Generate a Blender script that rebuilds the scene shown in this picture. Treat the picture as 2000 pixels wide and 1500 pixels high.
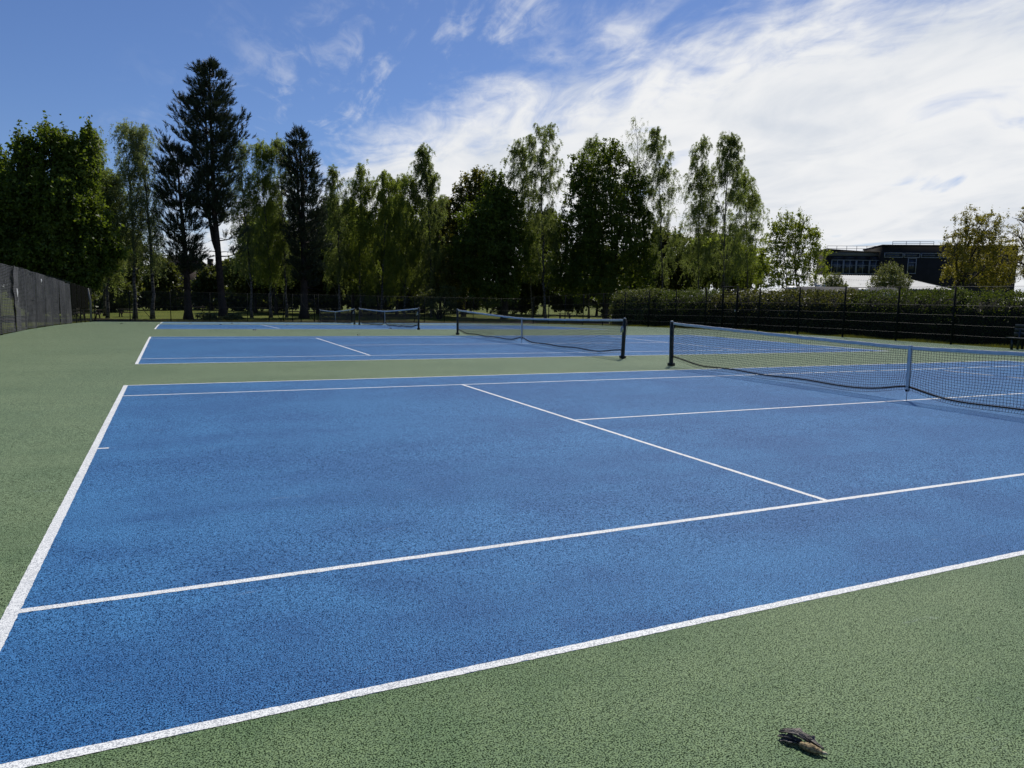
import bpy, math, random
import numpy as np

# ------------------------------------------------------------------ clean
for o in list(bpy.data.objects):
    bpy.data.objects.remove(o)
scene = bpy.context.scene
col = scene.collection
R = math.radians

# ------------------------------------------------------------------ camera
CAM = np.array([0.78868, -2.6716, 1.56745])
YAW, PITCH, ROLL, FPX = 0.437227, -0.118630, 0.0210623, 1417.033
FW = np.array([math.cos(PITCH)*math.sin(YAW), math.cos(PITCH)*math.cos(YAW), math.sin(PITCH)])
_rt = np.array([math.cos(YAW), -math.sin(YAW), 0.0])
_up = np.cross(_rt, FW)
RT = _rt*math.cos(ROLL) + _up*math.sin(ROLL)
UP = _up*math.cos(ROLL) - _rt*math.sin(ROLL)
from mathutils import Matrix, Vector
cam_data = bpy.data.cameras.new('camera')
cam = bpy.data.objects.new('camera', cam_data)
col.objects.link(cam)
cam.matrix_world = Matrix(((RT[0], UP[0], -FW[0], CAM[0]), (RT[1], UP[1], -FW[1], CAM[1]),
                           (RT[2], UP[2], -FW[2], CAM[2]), (0, 0, 0, 1)))
cam_data.sensor_width = 36.0
cam_data.lens = 36.0*FPX/2000.0
cam_data.clip_start = 0.05
cam_data.clip_end = 6000.0
scene.camera = cam

# ------------------------------------------------------------------ light
SUN_EL = R(50.5)
SUN_AZ = math.atan2(0.675, 0.738)          # measured from +Y towards +X
SUN_DIR = np.array([math.cos(SUN_EL)*math.sin(SUN_AZ), math.cos(SUN_EL)*math.cos(SUN_AZ), math.sin(SUN_EL)])
sd = bpy.data.lights.new('sun', 'SUN')
sd.energy = 4.5
sd.angle = R(0.53)
sd.color = (1.0, 0.955, 0.88)
sun = bpy.data.objects.new('sun', sd)
sun.rotation_euler = Vector(-SUN_DIR).to_track_quat('-Z', 'Y').to_euler()
sun.location = (20, 20, 60)
col.objects.link(sun)

scene.cycles.max_bounces = 12
scene.cycles.diffuse_bounces = 5
scene.cycles.transparent_max_bounces = 16
scene.view_settings.view_transform = 'Standard'
scene.view_settings.look = 'None'
scene.view_settings.gamma = 1.0
scene.view_settings.exposure = 0.0
scene.view_settings.use_curve_mapping = False


def pix_dir(u, v):
    d = FW + RT*(u-1000)/FPX - UP*(v-750)/FPX
    return d


class NT:
    """tiny node-tree helper"""
    def __init__(self, tree):
        self.t = tree
        tree.nodes.clear()

    def n(self, typ, **kw):
        nd = self.t.nodes.new(typ)
        for k, v in kw.items():
            if k == 'inp':
                for kk, vv in v.items():
                    s = nd.inputs[kk]
                    if hasattr(vv, 'is_output'):
                        self.t.links.new(vv, s)
                    else:
                        s.default_value = vv
            else:
                setattr(nd, k, v)
        return nd

    def math(self, op, a, b=None, c=None, clamp=False):
        i = {0: a}
        if b is not None:
            i[1] = b
        if c is not None:
            i[2] = c
        return self.n('ShaderNodeMath', operation=op, use_clamp=clamp, inp=i).outputs[0]

    def vmath(self, op, a, b=None):
        i = {0: a}
        if b is not None:
            i[1] = b
        nd = self.n('ShaderNodeVectorMath', operation=op, inp=i)
        return nd.outputs['Value'] if op in ('DOT_PRODUCT', 'LENGTH') else nd.outputs[0]

    def noise(self, vec, scale, detail=2.0, rough=0.5, dist=0.0):
        return self.n('ShaderNodeTexNoise', inp={'Vector': vec, 'Scale': scale, 'Detail': detail,
                                                 'Roughness': rough, 'Distortion': dist}).outputs[0]

    def smooth(self, x, a, b, to0=0.0, to1=1.0):
        return self.n('ShaderNodeMapRange', interpolation_type='SMOOTHSTEP', clamp=True,
                      inp={'Value': x, 'From Min': a, 'From Max': b, 'To Min': to0, 'To Max': to1}).outputs[0]

    def lin(self, x, a, b, to0=0.0, to1=1.0):
        return self.n('ShaderNodeMapRange', clamp=True,
                      inp={'Value': x, 'From Min': a, 'From Max': b, 'To Min': to0, 'To Max': to1}).outputs[0]

    def mix(self, f, a, b, blend='MIX'):
        nd = self.n('ShaderNodeMix', data_type='RGBA', blend_type=blend)
        for s, v in ((nd.inputs[0], f), (nd.inputs[6], a), (nd.inputs[7], b)):
            if hasattr(v, 'is_output'):
                self.t.links.new(v, s)
            else:
                s.default_value = v if not isinstance(v, tuple) or len(v) == 4 else (*v, 1.0)
        return nd.outputs[2]

    def link(self, a, b):
        self.t.links.new(a, b)


# ---- sky with a bank of high streaky cloud
world = bpy.data.worlds.new('World')
scene.world = world
world.use_nodes = True
w = NT(world.node_tree)
wout = w.n('ShaderNodeOutputWorld')
sky = w.n('ShaderNodeTexSky', sky_type='NISHITA', sun_disc=False, sun_elevation=SUN_EL,
          sun_rotation=SUN_AZ, altitude=80.0, air_density=1.0, dust_density=0.35, ozone_density=2.2)
sky_col = w.mix(1.0, sky.outputs[0], (0.625, 0.76, 1.06, 1.0), 'MULTIPLY')
bg_sky = w.n('ShaderNodeBackground', inp={'Color': sky_col, 'Strength': 0.080})
gen = w.n('ShaderNodeTexCoord').outputs['Generated']
direc = w.vmath('NORMALIZE', gen)


def unit(a):
    return a/np.linalg.norm(a)


# coordinates of the cloud layer: project on a gently curved ceiling
sep = w.n('ShaderNodeSeparateXYZ', inp={0: direc})
hz = w.math('ADD', w.math('MAXIMUM', sep.outputs[2], 0.0), 0.16)
px_ = w.math('DIVIDE', sep.outputs[0], hz)
py_ = w.math('DIVIDE', sep.outputs[1], hz)


def plane_pt(u, v):
    d = unit(pix_dir(u, v))
    return np.array([d[0], d[1]])/(max(d[2], 0)+0.16)


A_, B_ = plane_pt(1330, 20), plane_pt(620, 330)
ed = unit(A_-B_)                             # along the cloud edge
en = np.array([ed[1], -ed[0]])               # across it, to the cloudy side
if np.dot(plane_pt(1900, 200)-A_, en) < 0:
    en = -en
st_ = unit(plane_pt(1500, 60)-plane_pt(1150, 330))     # streak direction
sn_ = np.array([st_[1], -st_[0]])
along = w.math('ADD', w.math('MULTIPLY', px_, float(st_[0])), w.math('MULTIPLY', py_, float(st_[1])))
across = w.math('ADD', w.math('MULTIPLY', px_, float(sn_[0])), w.math('MULTIPLY', py_, float(sn_[1])))
edge = w.math('SUBTRACT', w.math('ADD', w.math('MULTIPLY', px_, float(en[0])), w.math('MULTIPLY', py_, float(en[1]))),
              float(np.dot(A_, en)))
cvec = w.n('ShaderNodeCombineXYZ', inp={0: w.math('MULTIPLY', along, 0.55), 1: across, 2: 3.7}).outputs[0]
cvec2 = w.n('ShaderNodeCombineXYZ', inp={0: w.math('MULTIPLY', along, 0.8), 1: across, 2: 11.3}).outputs[0]
big = w.noise(cvec2, 1.1, 4.0, 0.55, 0.4)
wisp = w.noise(cvec, 3.6, 9.0, 0.57, 1.3)
fine = w.noise(cvec, 13.0, 7.0, 0.62, 0.9)
holes = w.noise(cvec2, 2.3, 5.0, 0.5, 0.8)
# main bank
e2 = w.math('ADD', edge, w.math('ADD', w.math('MULTIPLY', w.math('SUBTRACT', big, 0.5), 0.9),
                                w.math('ADD', w.math('MULTIPLY', w.math('SUBTRACT', wisp, 0.5), 0.95),
                                       w.math('MULTIPLY', w.math('SUBTRACT', fine, 0.5), 0.42))))
bank = w.smooth(e2, -0.22, 0.42)
hole = w.math('MULTIPLY', w.smooth(holes, 0.60, 0.76), 0.75)
bank = w.math('MULTIPLY', bank, w.math('SUBTRACT', 1.0, hole))
# a thinner veil that runs ahead of the bank
veil = w.math('MULTIPLY', w.smooth(edge, -0.95, -0.10), w.smooth(w.math('ADD', wisp, w.math('MULTIPLY', w.math('SUBTRACT', fine, 0.5), 0.5)), 0.50, 0.82))
veil = w.math('MULTIPLY', veil, 0.62)
cover = w.math('MAXIMUM', bank, veil)
haze_low = w.math('MULTIPLY', w.smooth(sep.outputs[2], 0.16, 0.0), 0.30)
cover = w.math('MAXIMUM', cover, haze_low)
ctone = w.math('ADD', w.math('MULTIPLY', w.math('SUBTRACT', wisp, 0.5), 0.28), w.math('MULTIPLY', w.math('SUBTRACT', holes, 0.5), 0.60))
cb = w.math('ADD', 0.76, ctone, clamp=False)
ccol = w.mix(w.smooth(cb, 0.55, 0.85), (0.68, 0.735, 0.82), (0.94, 0.95, 0.965))
bg_cl = w.n('ShaderNodeBackground', inp={'Color': ccol, 'Strength': 0.93})
wm = w.n('ShaderNodeMixShader', inp={0: cover, 1: bg_sky.outputs[0], 2: bg_cl.outputs[0]})
w.link(wm.outputs[0], wout.inputs[0])

# ------------------------------------------------------------------ helpers
KN = np.array([0, 8, 16, 24, 32, 40, 48, 56, 64.0])
ZZ = np.array([0, -.0191, -.0412, -.0547, -.1323, -.2948, -.5099, -.7540, -1.0047])


def gz(y):
    """height of the ground: the site falls gently away from the camera"""
    return float(np.interp(y, KN, ZZ))


def gza(y):
    return np.interp(y, KN, ZZ)


def aty(u, v, y):
    d = pix_dir(u, v)
    return CAM + d*((y-CAM[1])/d[1])


def base(u, y):
    lo, hi = 500.0, 1500.0
    g = gz(y)
    for _ in range(50):
        m = (lo+hi)/2
        if aty(u, m, y)[2] > g:
            lo = m
        else:
            hi = m
    P = aty(u, lo, y)
    return np.array([P[0], y, g])


def depth(P):
    return float(np.dot(np.asarray(P)-CAM, FW))


class Buf:
    """collects vertices and faces and links them as ONE mesh object"""
    def __init__(self):
        self.v, self.q, self.t, self.nv = [], [], [], 0

    def add(self, verts, quads=None, tris=None):
        verts = np.asarray(verts, dtype=np.float64).reshape(-1, 3)
        if quads is not None and len(quads):
            self.q.append(np.asarray(quads, dtype=np.int64).reshape(-1, 4)+self.nv)
        if tris is not None and len(tris):
            self.t.append(np.asarray(tris, dtype=np.int64).reshape(-1, 3)+self.nv)
        self.v.append(verts)
        self.nv += len(verts)
        return self

    def box(self, c, s, rz=0.0, ax=None):
        c = np.asarray(c, float)
        h = np.asarray(s, float)/2
        P = np.array([[x, y, z] for z in (-1, 1) for y in (-1, 1) for x in (-1, 1)], float)*h
        if ax is not None:
            P = P[:, :1]*ax[0]+P[:, 1:2]*ax[1]+P[:, 2:3]*ax[2]
        elif rz:
            cs, sn = math.cos(rz), math.sin(rz)
            P = np.stack([P[:, 0]*cs-P[:, 1]*sn, P[:, 0]*sn+P[:, 1]*cs, P[:, 2]], -1)
        return self.add(P+c, [[0, 2, 3, 1], [4, 5, 7, 6], [0, 1, 5, 4], [2, 6, 7, 3], [0, 4, 6, 2], [1, 3, 7, 5]])

    def bar(self, a, b, wd, ht, upv=(0, 0, 1)):
        a, b = np.asarray(a, float), np.asarray(b, float)
        x = unit(b-a)
        y = np.cross(np.asarray(upv, float), x)
        if np.linalg.norm(y) < 1e-6:
            y = np.array([0, 1.0, 0])
        y = unit(y)
        z = np.cross(x, y)
        return self.box((a+b)/2, (np.linalg.norm(b-a), wd, ht), ax=(x, y, z))

    def tube(self, path, rad, sides=6, cap=True):
        P = np.asarray(path, float)
        n = len(P)
        r = np.broadcast_to(np.asarray(rad, float), (n,))
        T = np.gradient(P, axis=0)
        T /= np.linalg.norm(T, axis=1, keepdims=True)+1e-12
        ref = np.array([0, 0, 1.0]) if abs(T[0][2]) < 0.9 else np.array([1.0, 0, 0])
        A = np.cross(T, ref)
        A /= np.linalg.norm(A, axis=1, keepdims=True)+1e-12
        B = np.cross(T, A)
        ang = np.linspace(0, 2*math.pi, sides, endpoint=False)
        V = P[:, None]+r[:, None, None]*(A[:, None]*np.cos(ang)[None, :, None]+B[:, None]*np.sin(ang)[None, :, None])
        V = V.reshape(-1, 3)
        i = np.arange(n-1)[:, None]*sides
        j = np.arange(sides)[None]
        k = (j+1) % sides
        Q = np.stack([i+j, i+k, i+sides+k, i+sides+j], -1).reshape(-1, 4)
        tris = []
        if cap:
            V = np.concatenate([V, P[:1], P[-1:]])
            c0, c1 = n*sides, n*sides+1
            for a in range(sides):
                tris.append([c0, (a+1) % sides, a])
                tris.append([c1, (n-1)*sides+a, (n-1)*sides+(a+1) % sides])
        return self.add(V, Q, tris)

    def build(self, name, mat, parent=None, loc=None, smooth=False):
        V = np.concatenate(self.v)
        me = bpy.data.meshes.new(name)
        q = np.concatenate(self.q) if self.q else np.zeros((0, 4), int)
        t = np.concatenate(self.t) if self.t else np.zeros((0, 3), int)
        if loc is not None:
            V = V-np.asarray(loc, float)
        me.vertices.add(len(V))
        me.vertices.foreach_set('co', V.astype(np.float32).ravel())
        nl = len(q)*4+len(t)*3
        me.loops.add(nl)
        me.loops.foreach_set('vertex_index', np.concatenate([q.ravel(), t.ravel()]).astype(np.int32))
        nf = len(q)+len(t)
        me.polygons.add(nf)
        tot = np.concatenate([np.full(len(q), 4), np.full(len(t), 3)])
        start = np.concatenate([[0], np.cumsum(tot)[:-1]])
        me.polygons.foreach_set('loop_start', start.astype(np.int32))
        me.polygons.foreach_set('loop_total', tot.astype(np.int32))
        if smooth:
            me.polygons.foreach_set('use_smooth', np.ones(nf, bool))
        me.update(calc_edges=True)
        me.validate()
        me.materials.append(mat)
        o = bpy.data.objects.new(name, me)
        col.objects.link(o)
        if parent is not None:
            o.parent = parent
        elif loc is not None:
            o.location = loc
        return o


def tag(o, label=None, cat=None, group=None, kind=None):
    for k, v in (('label', label), ('category', cat), ('group', group), ('kind', kind)):
        if v:
            o[k] = v
    return o


def empty(name, loc, label, cat, group=None, rz=0.0):
    o = bpy.data.objects.new(name, None)
    o.location = loc
    o.rotation_euler = (0, 0, rz)
    o.empty_display_size = 0.3
    col.objects.link(o)
    return tag(o, label, cat, group)


def copy_tree(o, parent=None):
    c = o.copy()
    col.objects.link(c)
    c.parent = parent
    for ch in list(o.children):
        copy_tree(ch, c)
    return c


# ------------------------------------------------------------------ materials
def new_mat(name):
    m = bpy.data.materials.new(name)
    m.use_nodes = True
    t = NT(m.node_tree)
    out = t.n('ShaderNodeOutputMaterial')
    return m, t, out


def plain(name, c, rough=0.6, spec=0.3, metal=0.0, var=0.15, scale=6.0, bump=0.0, bscale=60.0):
    m, t, out = new_mat(name)
    co = t.n('ShaderNodeTexCoord').outputs['Object']
    nz = t.noise(co, scale, 5.0, 0.6)
    f = t.lin(nz, 0.3, 0.7, 1.0-var, 1.0+var)
    cc = t.mix(1.0, (*c, 1.0), t.n('ShaderNodeCombineColor', inp={0: f, 1: f, 2: f}).outputs[0], 'MULTIPLY')
    p = t.n('ShaderNodeBsdfPrincipled', inp={'Base Color': cc, 'Roughness': rough, 'Metallic': metal,
                                             'Specular IOR Level': spec})
    if bump:
        b = t.n('ShaderNodeBump', inp={'Strength': 0.7, 'Distance': bump, 'Height': t.noise(co, bscale, 3.0)})
        t.link(b.outputs[0], p.inputs['Normal'])
    t.link(p.outputs[0], out.inputs[0])
    return m


def court_mat(name, dark, light, pore, sheen):
    """painted porous macadam: paint film on fine chippings, pores between them, dusty worn patches"""
    m, t, out = new_mat(name)
    co = t.n('ShaderNodeTexCoord').outputs['Object']
    wide = t.noise(co, 0.42, 5.0, 0.58, 0.4)
    mid = t.noise(co, 2.3, 4.0, 0.6, 0.3)
    mp = t.n('ShaderNodeMapping', inp={'Vector': co, 'Rotation': (0, 0, 0.2), 'Scale': (0.16, 1.6, 1)}).outputs[0]
    sweep = t.noise(mp, 1.0, 3.0, 0.5, 0.2)
    f = t.math('ADD', t.math('MULTIPLY', wide, 0.5), t.math('ADD', t.math('MULTIPLY', mid, 0.28), t.math('MULTIPLY', sweep, 0.28)))
    c = t.mix(t.smooth(f, 0.42, 0.63), (*dark, 1), (*light, 1))
    # chippings of 4-7 mm, each with its own tone, and the pores between them, cavity shade painted dark
    vn = t.n('ShaderNodeTexVoronoi', feature='F1', inp={'Vector': co, 'Scale': 175.0, 'Randomness': 1.0})
    tone = t.n('ShaderNodeSeparateColor', inp={0: vn.outputs['Color']}).outputs[0]
    gr = t.noise(co, 165.0, 2.0, 0.55, 0.0)
    g3 = t.noise(co, 38.0, 3.0, 0.6)
    g2 = t.math('SUBTRACT', t.math('ADD', gr, t.math('MULTIPLY', t.math('SUBTRACT', g3, 0.5), 0.22)), t.math('MULTIPLY', vn.outputs['Distance'], 0.16))
    pf = t.smooth(g2, 0.435, 0.345)
    lum = t.math('ADD', t.lin(tone, 0.0, 1.0, 0.72, 1.36), t.lin(gr, 0.35, 0.65, -0.16, 0.20))
    lumc = t.n('ShaderNodeCombineColor', inp={0: t.math('POWER', lum, 1.25), 1: lum, 2: t.math('POWER', lum, 0.85)}).outputs[0]
    c = t.mix(1.0, c, lumc, 'MULTIPLY')
    c = t.mix(t.math('MULTIPLY', pf, 0.88), c, (*pore, 1))
    # a few pale scuffs left by balls and shoes
    sc = t.n('ShaderNodeMapping', inp={'Vector': co, 'Rotation': (0, 0, 0.7), 'Scale': (1.2, 4.5, 1)}).outputs[0]
    sf = t.math('MULTIPLY', t.smooth(t.noise(sc, 1.7, 6.0, 0.7), 0.64, 0.78), 0.34)
    c = t.mix(sf, c, (0.45, 0.50, 0.52, 1))
    p = t.n('ShaderNodeBsdfPrincipled', inp={'Base Color': c, 'Roughness': 0.76, 'Specular IOR Level': t.lin(pf, 0.0, 0.9, 0.42, 0.03),
                                             'Sheen Weight': t.lin(pf, 0.0, 0.9, 0.9, 0.05), 'Sheen Roughness': 0.36, 'Sheen Tint': (*sheen, 1)})
    b = t.n('ShaderNodeBump', inp={'Strength': 0.45, 'Distance': 0.003, 'Height': g2})
    t.link(b.outputs[0], p.inputs['Normal'])
    t.link(p.outputs[0], out.inputs[0])
    return m


M = {}
M['blue'] = court_mat('blue_court_paint', (0.009, 0.098, 0.268), (0.029, 0.168, 0.378), (0.001, 0.006, 0.030), (0.34, 0.64, 1.0))
M['blue_sheen'] = court_mat('sheen_tinted_blue_paint', (0.06, 0.17, 0.30), (0.115, 0.235, 0.33), (0.02, 0.05, 0.09), (0.6, 0.9, 1.0))  # grazing sheen on the farthest court, painted in as pale teal base colour
M['green'] = court_mat('green_court_paint', (0.068, 0.136, 0.050), (0.118, 0.188, 0.080), (0.002, 0.007, 0.002), (0.97, 1.0, 0.58))


def line_mat():
    m, t, out = new_mat('white_line_paint')
    co = t.n('ShaderNodeTexCoord').outputs['Object']
    gr = t.noise(co, 165.0, 2.0, 0.55, 0.0)
    vo = t.n('ShaderNodeTexVoronoi', feature='F1', inp={'Vector': co, 'Scale': 175.0}).outputs[0]
    g3 = t.noise(co, 38.0, 3.0, 0.6)
    g2 = t.math('SUBTRACT', t.math('ADD', gr, t.math('MULTIPLY', t.math('SUBTRACT', g3, 0.5), 0.22)), t.math('MULTIPLY', vo, 0.16))
    c = t.mix(t.noise(co, 3.0, 4.0), (0.70, 0.71, 0.69, 1), (0.86, 0.87, 0.85, 1))
    c = t.mix(t.math('MULTIPLY', t.smooth(t.noise(co, 0.9, 5.0, 0.6), 0.48, 0.72), 0.35), c, (0.50, 0.52, 0.53, 1))
    c = t.mix(t.math('MULTIPLY', t.smooth(g2, 0.440, 0.345), 0.66), c, (0.16, 0.18, 0.21, 1))
    p = t.n('ShaderNodeBsdfPrincipled', inp={'Base Color': c, 'Roughness': 0.7, 'Specular IOR Level': 0.3})
    b = t.n('ShaderNodeBump', inp={'Strength': 0.45, 'Distance': 0.003, 'Height': g2})
    t.link(b.outputs[0], p.inputs['Normal'])
    t.link(p.outputs[0], out.inputs[0])
    return m


M['line'] = line_mat()


def lawn_mat():
    m, t, out = new_mat('mown_grass')
    co = t.n('ShaderNodeTexCoord').outputs['Object']
    a = t.noise(co, 0.25, 5.0, 0.6)
    b = t.noise(co, 3.0, 5.0, 0.65)
    d = t.noise(co, 40.0, 3.0, 0.6)
    c = t.mix(t.smooth(a, 0.35, 0.65), (0.070, 0.098, 0.010, 1), (0.110, 0.128, 0.016, 1))
    c = t.mix(t.smooth(b, 0.45, 0.75), c, (0.130, 0.128, 0.022, 1))
    c = t.mix(t.math('MULTIPLY', t.smooth(d, 0.5, 0.25), 0.6), c, (0.020, 0.034, 0.006, 1))
    p = t.n('ShaderNodeBsdfPrincipled', inp={'Base Color': c, 'Roughness': 0.9, 'Specular IOR Level': 0.1})
    bp = t.n('ShaderNodeBump', inp={'Strength': 0.8, 'Distance': 0.05, 'Height': t.math('ADD', b, d)})
    t.link(bp.outputs[0], p.inputs['Normal'])
    t.link(p.outputs[0], out.inputs[0])
    return m


M['lawn'] = lawn_mat()
M['soil'] = plain('leaf_litter_soil', (0.035, 0.026, 0.016), 0.95, 0.1, var=0.5, scale=9, bump=0.03, bscale=30)


def leaf_mat(name, ca, cb, trans=0.35, tcol=None, rough=0.5, spec=0.25):
    m, t, out = new_mat(name)
    geo = t.n('ShaderNodeNewGeometry')
    rnd = geo.outputs['Random Per Island']
    co = t.n('ShaderNodeTexCoord').outputs['Object']
    nz = t.noise(co, 0.45, 2.0)
    f = t.math('ADD', t.math('MULTIPLY', rnd, 0.6), t.math('MULTIPLY', nz, 0.4))
    c = t.mix(f, (*ca, 1), (*cb, 1))
    p = t.n('ShaderNodeBsdfPrincipled', inp={'Base Color': c, 'Roughness': rough, 'Specular IOR Level': spec})
    tc = t.mix(1.0, c, (*(tcol or (1.95, 1.85, 0.75)), 1), 'MULTIPLY')
    tr = t.n('ShaderNodeBsdfTranslucent', inp={'Color': tc})
    mx = t.n('ShaderNodeMixShader', inp={0: trans, 1: p.outputs[0], 2: tr.outputs[0]})
    t.link(mx.outputs[0], out.inputs[0])
    return m


M['maple'] = leaf_mat('maple_leaf', (0.048, 0.080, 0.013), (0.108, 0.145, 0.025), 0.44)
M['maple_b'] = leaf_mat('bronze_young_leaf', (0.080, 0.086, 0.020), (0.130, 0.132, 0.034), 0.42)
M['birch'] = leaf_mat('birch_leaf', (0.088, 0.112, 0.036), (0.140, 0.160, 0.056), 0.5, (2.5, 2.6, 1.5))
M['birch_y'] = leaf_mat('yellow_green_birch_leaf', (0.100, 0.130, 0.024), (0.155, 0.176, 0.038), 0.5, (2.5, 2.6, 1.5))
M['birch_p'] = leaf_mat('pale_birch_leaf', (0.110, 0.130, 0.060), (0.165, 0.185, 0.092), 0.5, (2.5, 2.6, 1.5))
M['pine'] = leaf_mat('pine_needle', (0.024, 0.036, 0.020), (0.052, 0.066, 0.034), 0.12, (1.2, 1.2, 0.8))
M['fresh'] = leaf_mat('fresh_green_leaf', (0.110, 0.150, 0.020), (0.170, 0.205, 0.036), 0.46)
M['oak'] = leaf_mat('golden_oak_leaf', (0.125, 0.118, 0.024), (0.185, 0.176, 0.040), 0.45)
M['willow'] = leaf_mat('grey_green_willow_leaf', (0.105, 0.125, 0.055), (0.160, 0.180, 0.085), 0.34)
M['shrub'] = leaf_mat('dark_shrub_leaf', (0.048, 0.066, 0.020), (0.105, 0.122, 0.044), 0.36)
M['shrub_g'] = leaf_mat('olive_shrub_leaf', (0.062, 0.080, 0.024), (0.125, 0.140, 0.050), 0.36)
M['privet'] = leaf_mat('privet_leaf', (0.014, 0.026, 0.005), (0.036, 0.048, 0.010), 0.42, (4.4, 4.0, 1.5), rough=0.5, spec=0.25)
M['laurel'] = leaf_mat('laurel_leaf', (0.020, 0.028, 0.007), (0.056, 0.060, 0.018), 0.40, (4.0, 3.6, 1.6), rough=0.45, spec=0.35)
M['grassblade'] = leaf_mat('grass_blade', (0.070, 0.085, 0.015), (0.130, 0.135, 0.030), 0.35)
M['bark'] = plain('dark_bark', (0.042, 0.034, 0.027), 0.9, 0.15, var=0.45, scale=5, bump=0.03, bscale=14)
M['pinebark'] = plain('pine_bark', (0.040, 0.030, 0.024), 0.9, 0.15, var=0.45, scale=4, bump=0.04, bscale=10)


def birch_bark():
    m, t, out = new_mat('birch_bark')
    co = t.n('ShaderNodeTexCoord').outputs['Object']
    mp = t.n('ShaderNodeMapping', inp={'Vector': co, 'Scale': (3, 3, 9)}).outputs[0]
    f = t.smooth(t.noise(mp, 1.0, 4.0, 0.6), 0.42, 0.56)
    c = t.mix(f, (0.030, 0.026, 0.022, 1), (0.15, 0.14, 0.125, 1))
    p = t.n('ShaderNodeBsdfPrincipled', inp={'Base Color': c, 'Roughness': 0.85, 'Specular IOR Level': 0.15})
    t.link(p.outputs[0], out.inputs[0])
    return m


M['birchbark'] = birch_bark()
M['twig'] = plain('twig', (0.042, 0.036, 0.028), 0.9, 0.1, var=0.3)
M['post'] = plain('black_green_steel', (0.010, 0.014, 0.012), 0.45, 0.4, var=0.25, scale=12)
M['fencepost'] = plain('dark_green_fence_steel', (0.008, 0.010, 0.009), 0.8, 0.12, var=0.3)
M['greypost'] = plain('weathered_galvanised_post', (0.16, 0.155, 0.145), 0.7, 0.3, var=0.25)
M['wire'] = plain('galvanised_line_wire', (0.020, 0.020, 0.020), 0.6, 0.2, metal=0.0, var=0.2)
M['netcord'] = plain('black_net_cord', (0.010, 0.011, 0.013), 0.7, 0.2, var=0.2)
M['tape'] = plain('white_net_tape', (0.58, 0.60, 0.62), 0.75, 0.2, var=0.12, scale=9, bump=0.004, bscale=45)
M['bottomtape'] = plain('black_bottom_tape', (0.010, 0.010, 0.011), 0.7, 0.2)
M['metal'] = plain('bare_metal', (0.45, 0.45, 0.44), 0.4, 0.5, metal=0.8)
M['wind'] = plain('grey_windbreak_netting', (0.085, 0.085, 0.094), 0.7, 0.2, var=0.3, scale=2.5)
M['whitecloth'] = plain('torn_white_netting', (0.60, 0.60, 0.62), 0.7, 0.2)
M['shadeblack'] = plain('painted_shade_black', (0.003, 0.0035, 0.003), 0.9, 0.02, var=0.2)  # near-black that paints in the darkness behind the corner fence
M['wood'] = plain('weathered_dark_timber', (0.052, 0.042, 0.033), 0.85, 0.2, var=0.4, scale=14)
M['bench'] = plain('dark_painted_bench', (0.018, 0.023, 0.024), 0.40, 0.5, var=0.3, scale=10)
M['cladding'] = plain('dark_slate_cladding', (0.036, 0.034, 0.032), 0.9, 0.08, var=0.15, scale=1.5)
M['frame_grey'] = plain('grey_window_frame', (0.30, 0.315, 0.34), 0.5, 0.4, var=0.08)
M['fascia'] = plain('grey_fascia', (0.17, 0.178, 0.195), 0.6, 0.3, var=0.1)
M['sheet'] = plain('white_corrugated_sheet', (0.50, 0.50, 0.48), 0.75, 0.25, var=0.12, scale=1.2)
M['felt'] = plain('grey_roof_felt', (0.085, 0.080, 0.078), 0.85, 0.25, var=0.25, scale=1.5)
M['brick'] = plain('dark_red_brick', (0.050, 0.034, 0.028), 0.85, 0.2, var=0.35, scale=3)
M['tileroof'] = plain('brown_roof_tile', (0.055, 0.042, 0.036), 0.85, 0.2, var=0.3, scale=3)
M['whitepaint'] = plain('white_paint', (0.62, 0.62, 0.60), 0.6, 0.3, var=0.1)
M['hedgecore'] = plain('hedge_inner_twigs', (0.012, 0.012, 0.007), 0.95, 0.05, var=0.4)


def glass_mat():
    m, t, out = new_mat('dark_window_glass')
    co = t.n('ShaderNodeTexCoord').outputs['Object']
    c = t.mix(t.noise(co, 0.7, 2.0), (0.015, 0.02, 0.03, 1), (0.05, 0.06, 0.075, 1))
    p = t.n('ShaderNodeBsdfPrincipled', inp={'Base Color': c, 'Roughness': 0.08, 'Specular IOR Level': 0.6})
    t.link(p.outputs[0], out.inputs[0])
    return m


M['glass'] = glass_mat()
M['louvre'] = plain('dark_blue_panel', (0.018, 0.022, 0.042), 0.5, 0.4, var=0.1)


def chain_mat():
    m, t, out = new_mat('chain_link_wire')
    co = t.n('ShaderNodeTexCoord').outputs['Object']
    s = t.n('ShaderNodeSeparateXYZ', inp={0: co})
    h = t.math('ADD', s.outputs[0], s.outputs[1])
    a = t.math('ABSOLUTE', t.math('SUBTRACT', t.math('FRACT', t.math('MULTIPLY', t.math('ADD', h, s.outputs[2]), 14.0)), 0.5))
    b = t.math('ABSOLUTE', t.math('SUBTRACT', t.math('FRACT', t.math('MULTIPLY', t.math('SUBTRACT', h, s.outputs[2]), 14.0)), 0.5))
    k = t.math('LESS_THAN', t.math('MINIMUM', a, b), 0.030)
    p = t.n('ShaderNodeBsdfPrincipled', inp={'Base Color': (0.012, 0.015, 0.013, 1), 'Roughness': 0.5})
    tr = t.n('ShaderNodeBsdfTransparent')
    mx = t.n('ShaderNodeMixShader', inp={0: k, 1: tr.outputs[0], 2: p.outputs[0]})
    t.link(mx.outputs[0], out.inputs[0])
    return m


M['chain'] = chain_mat()

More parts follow.
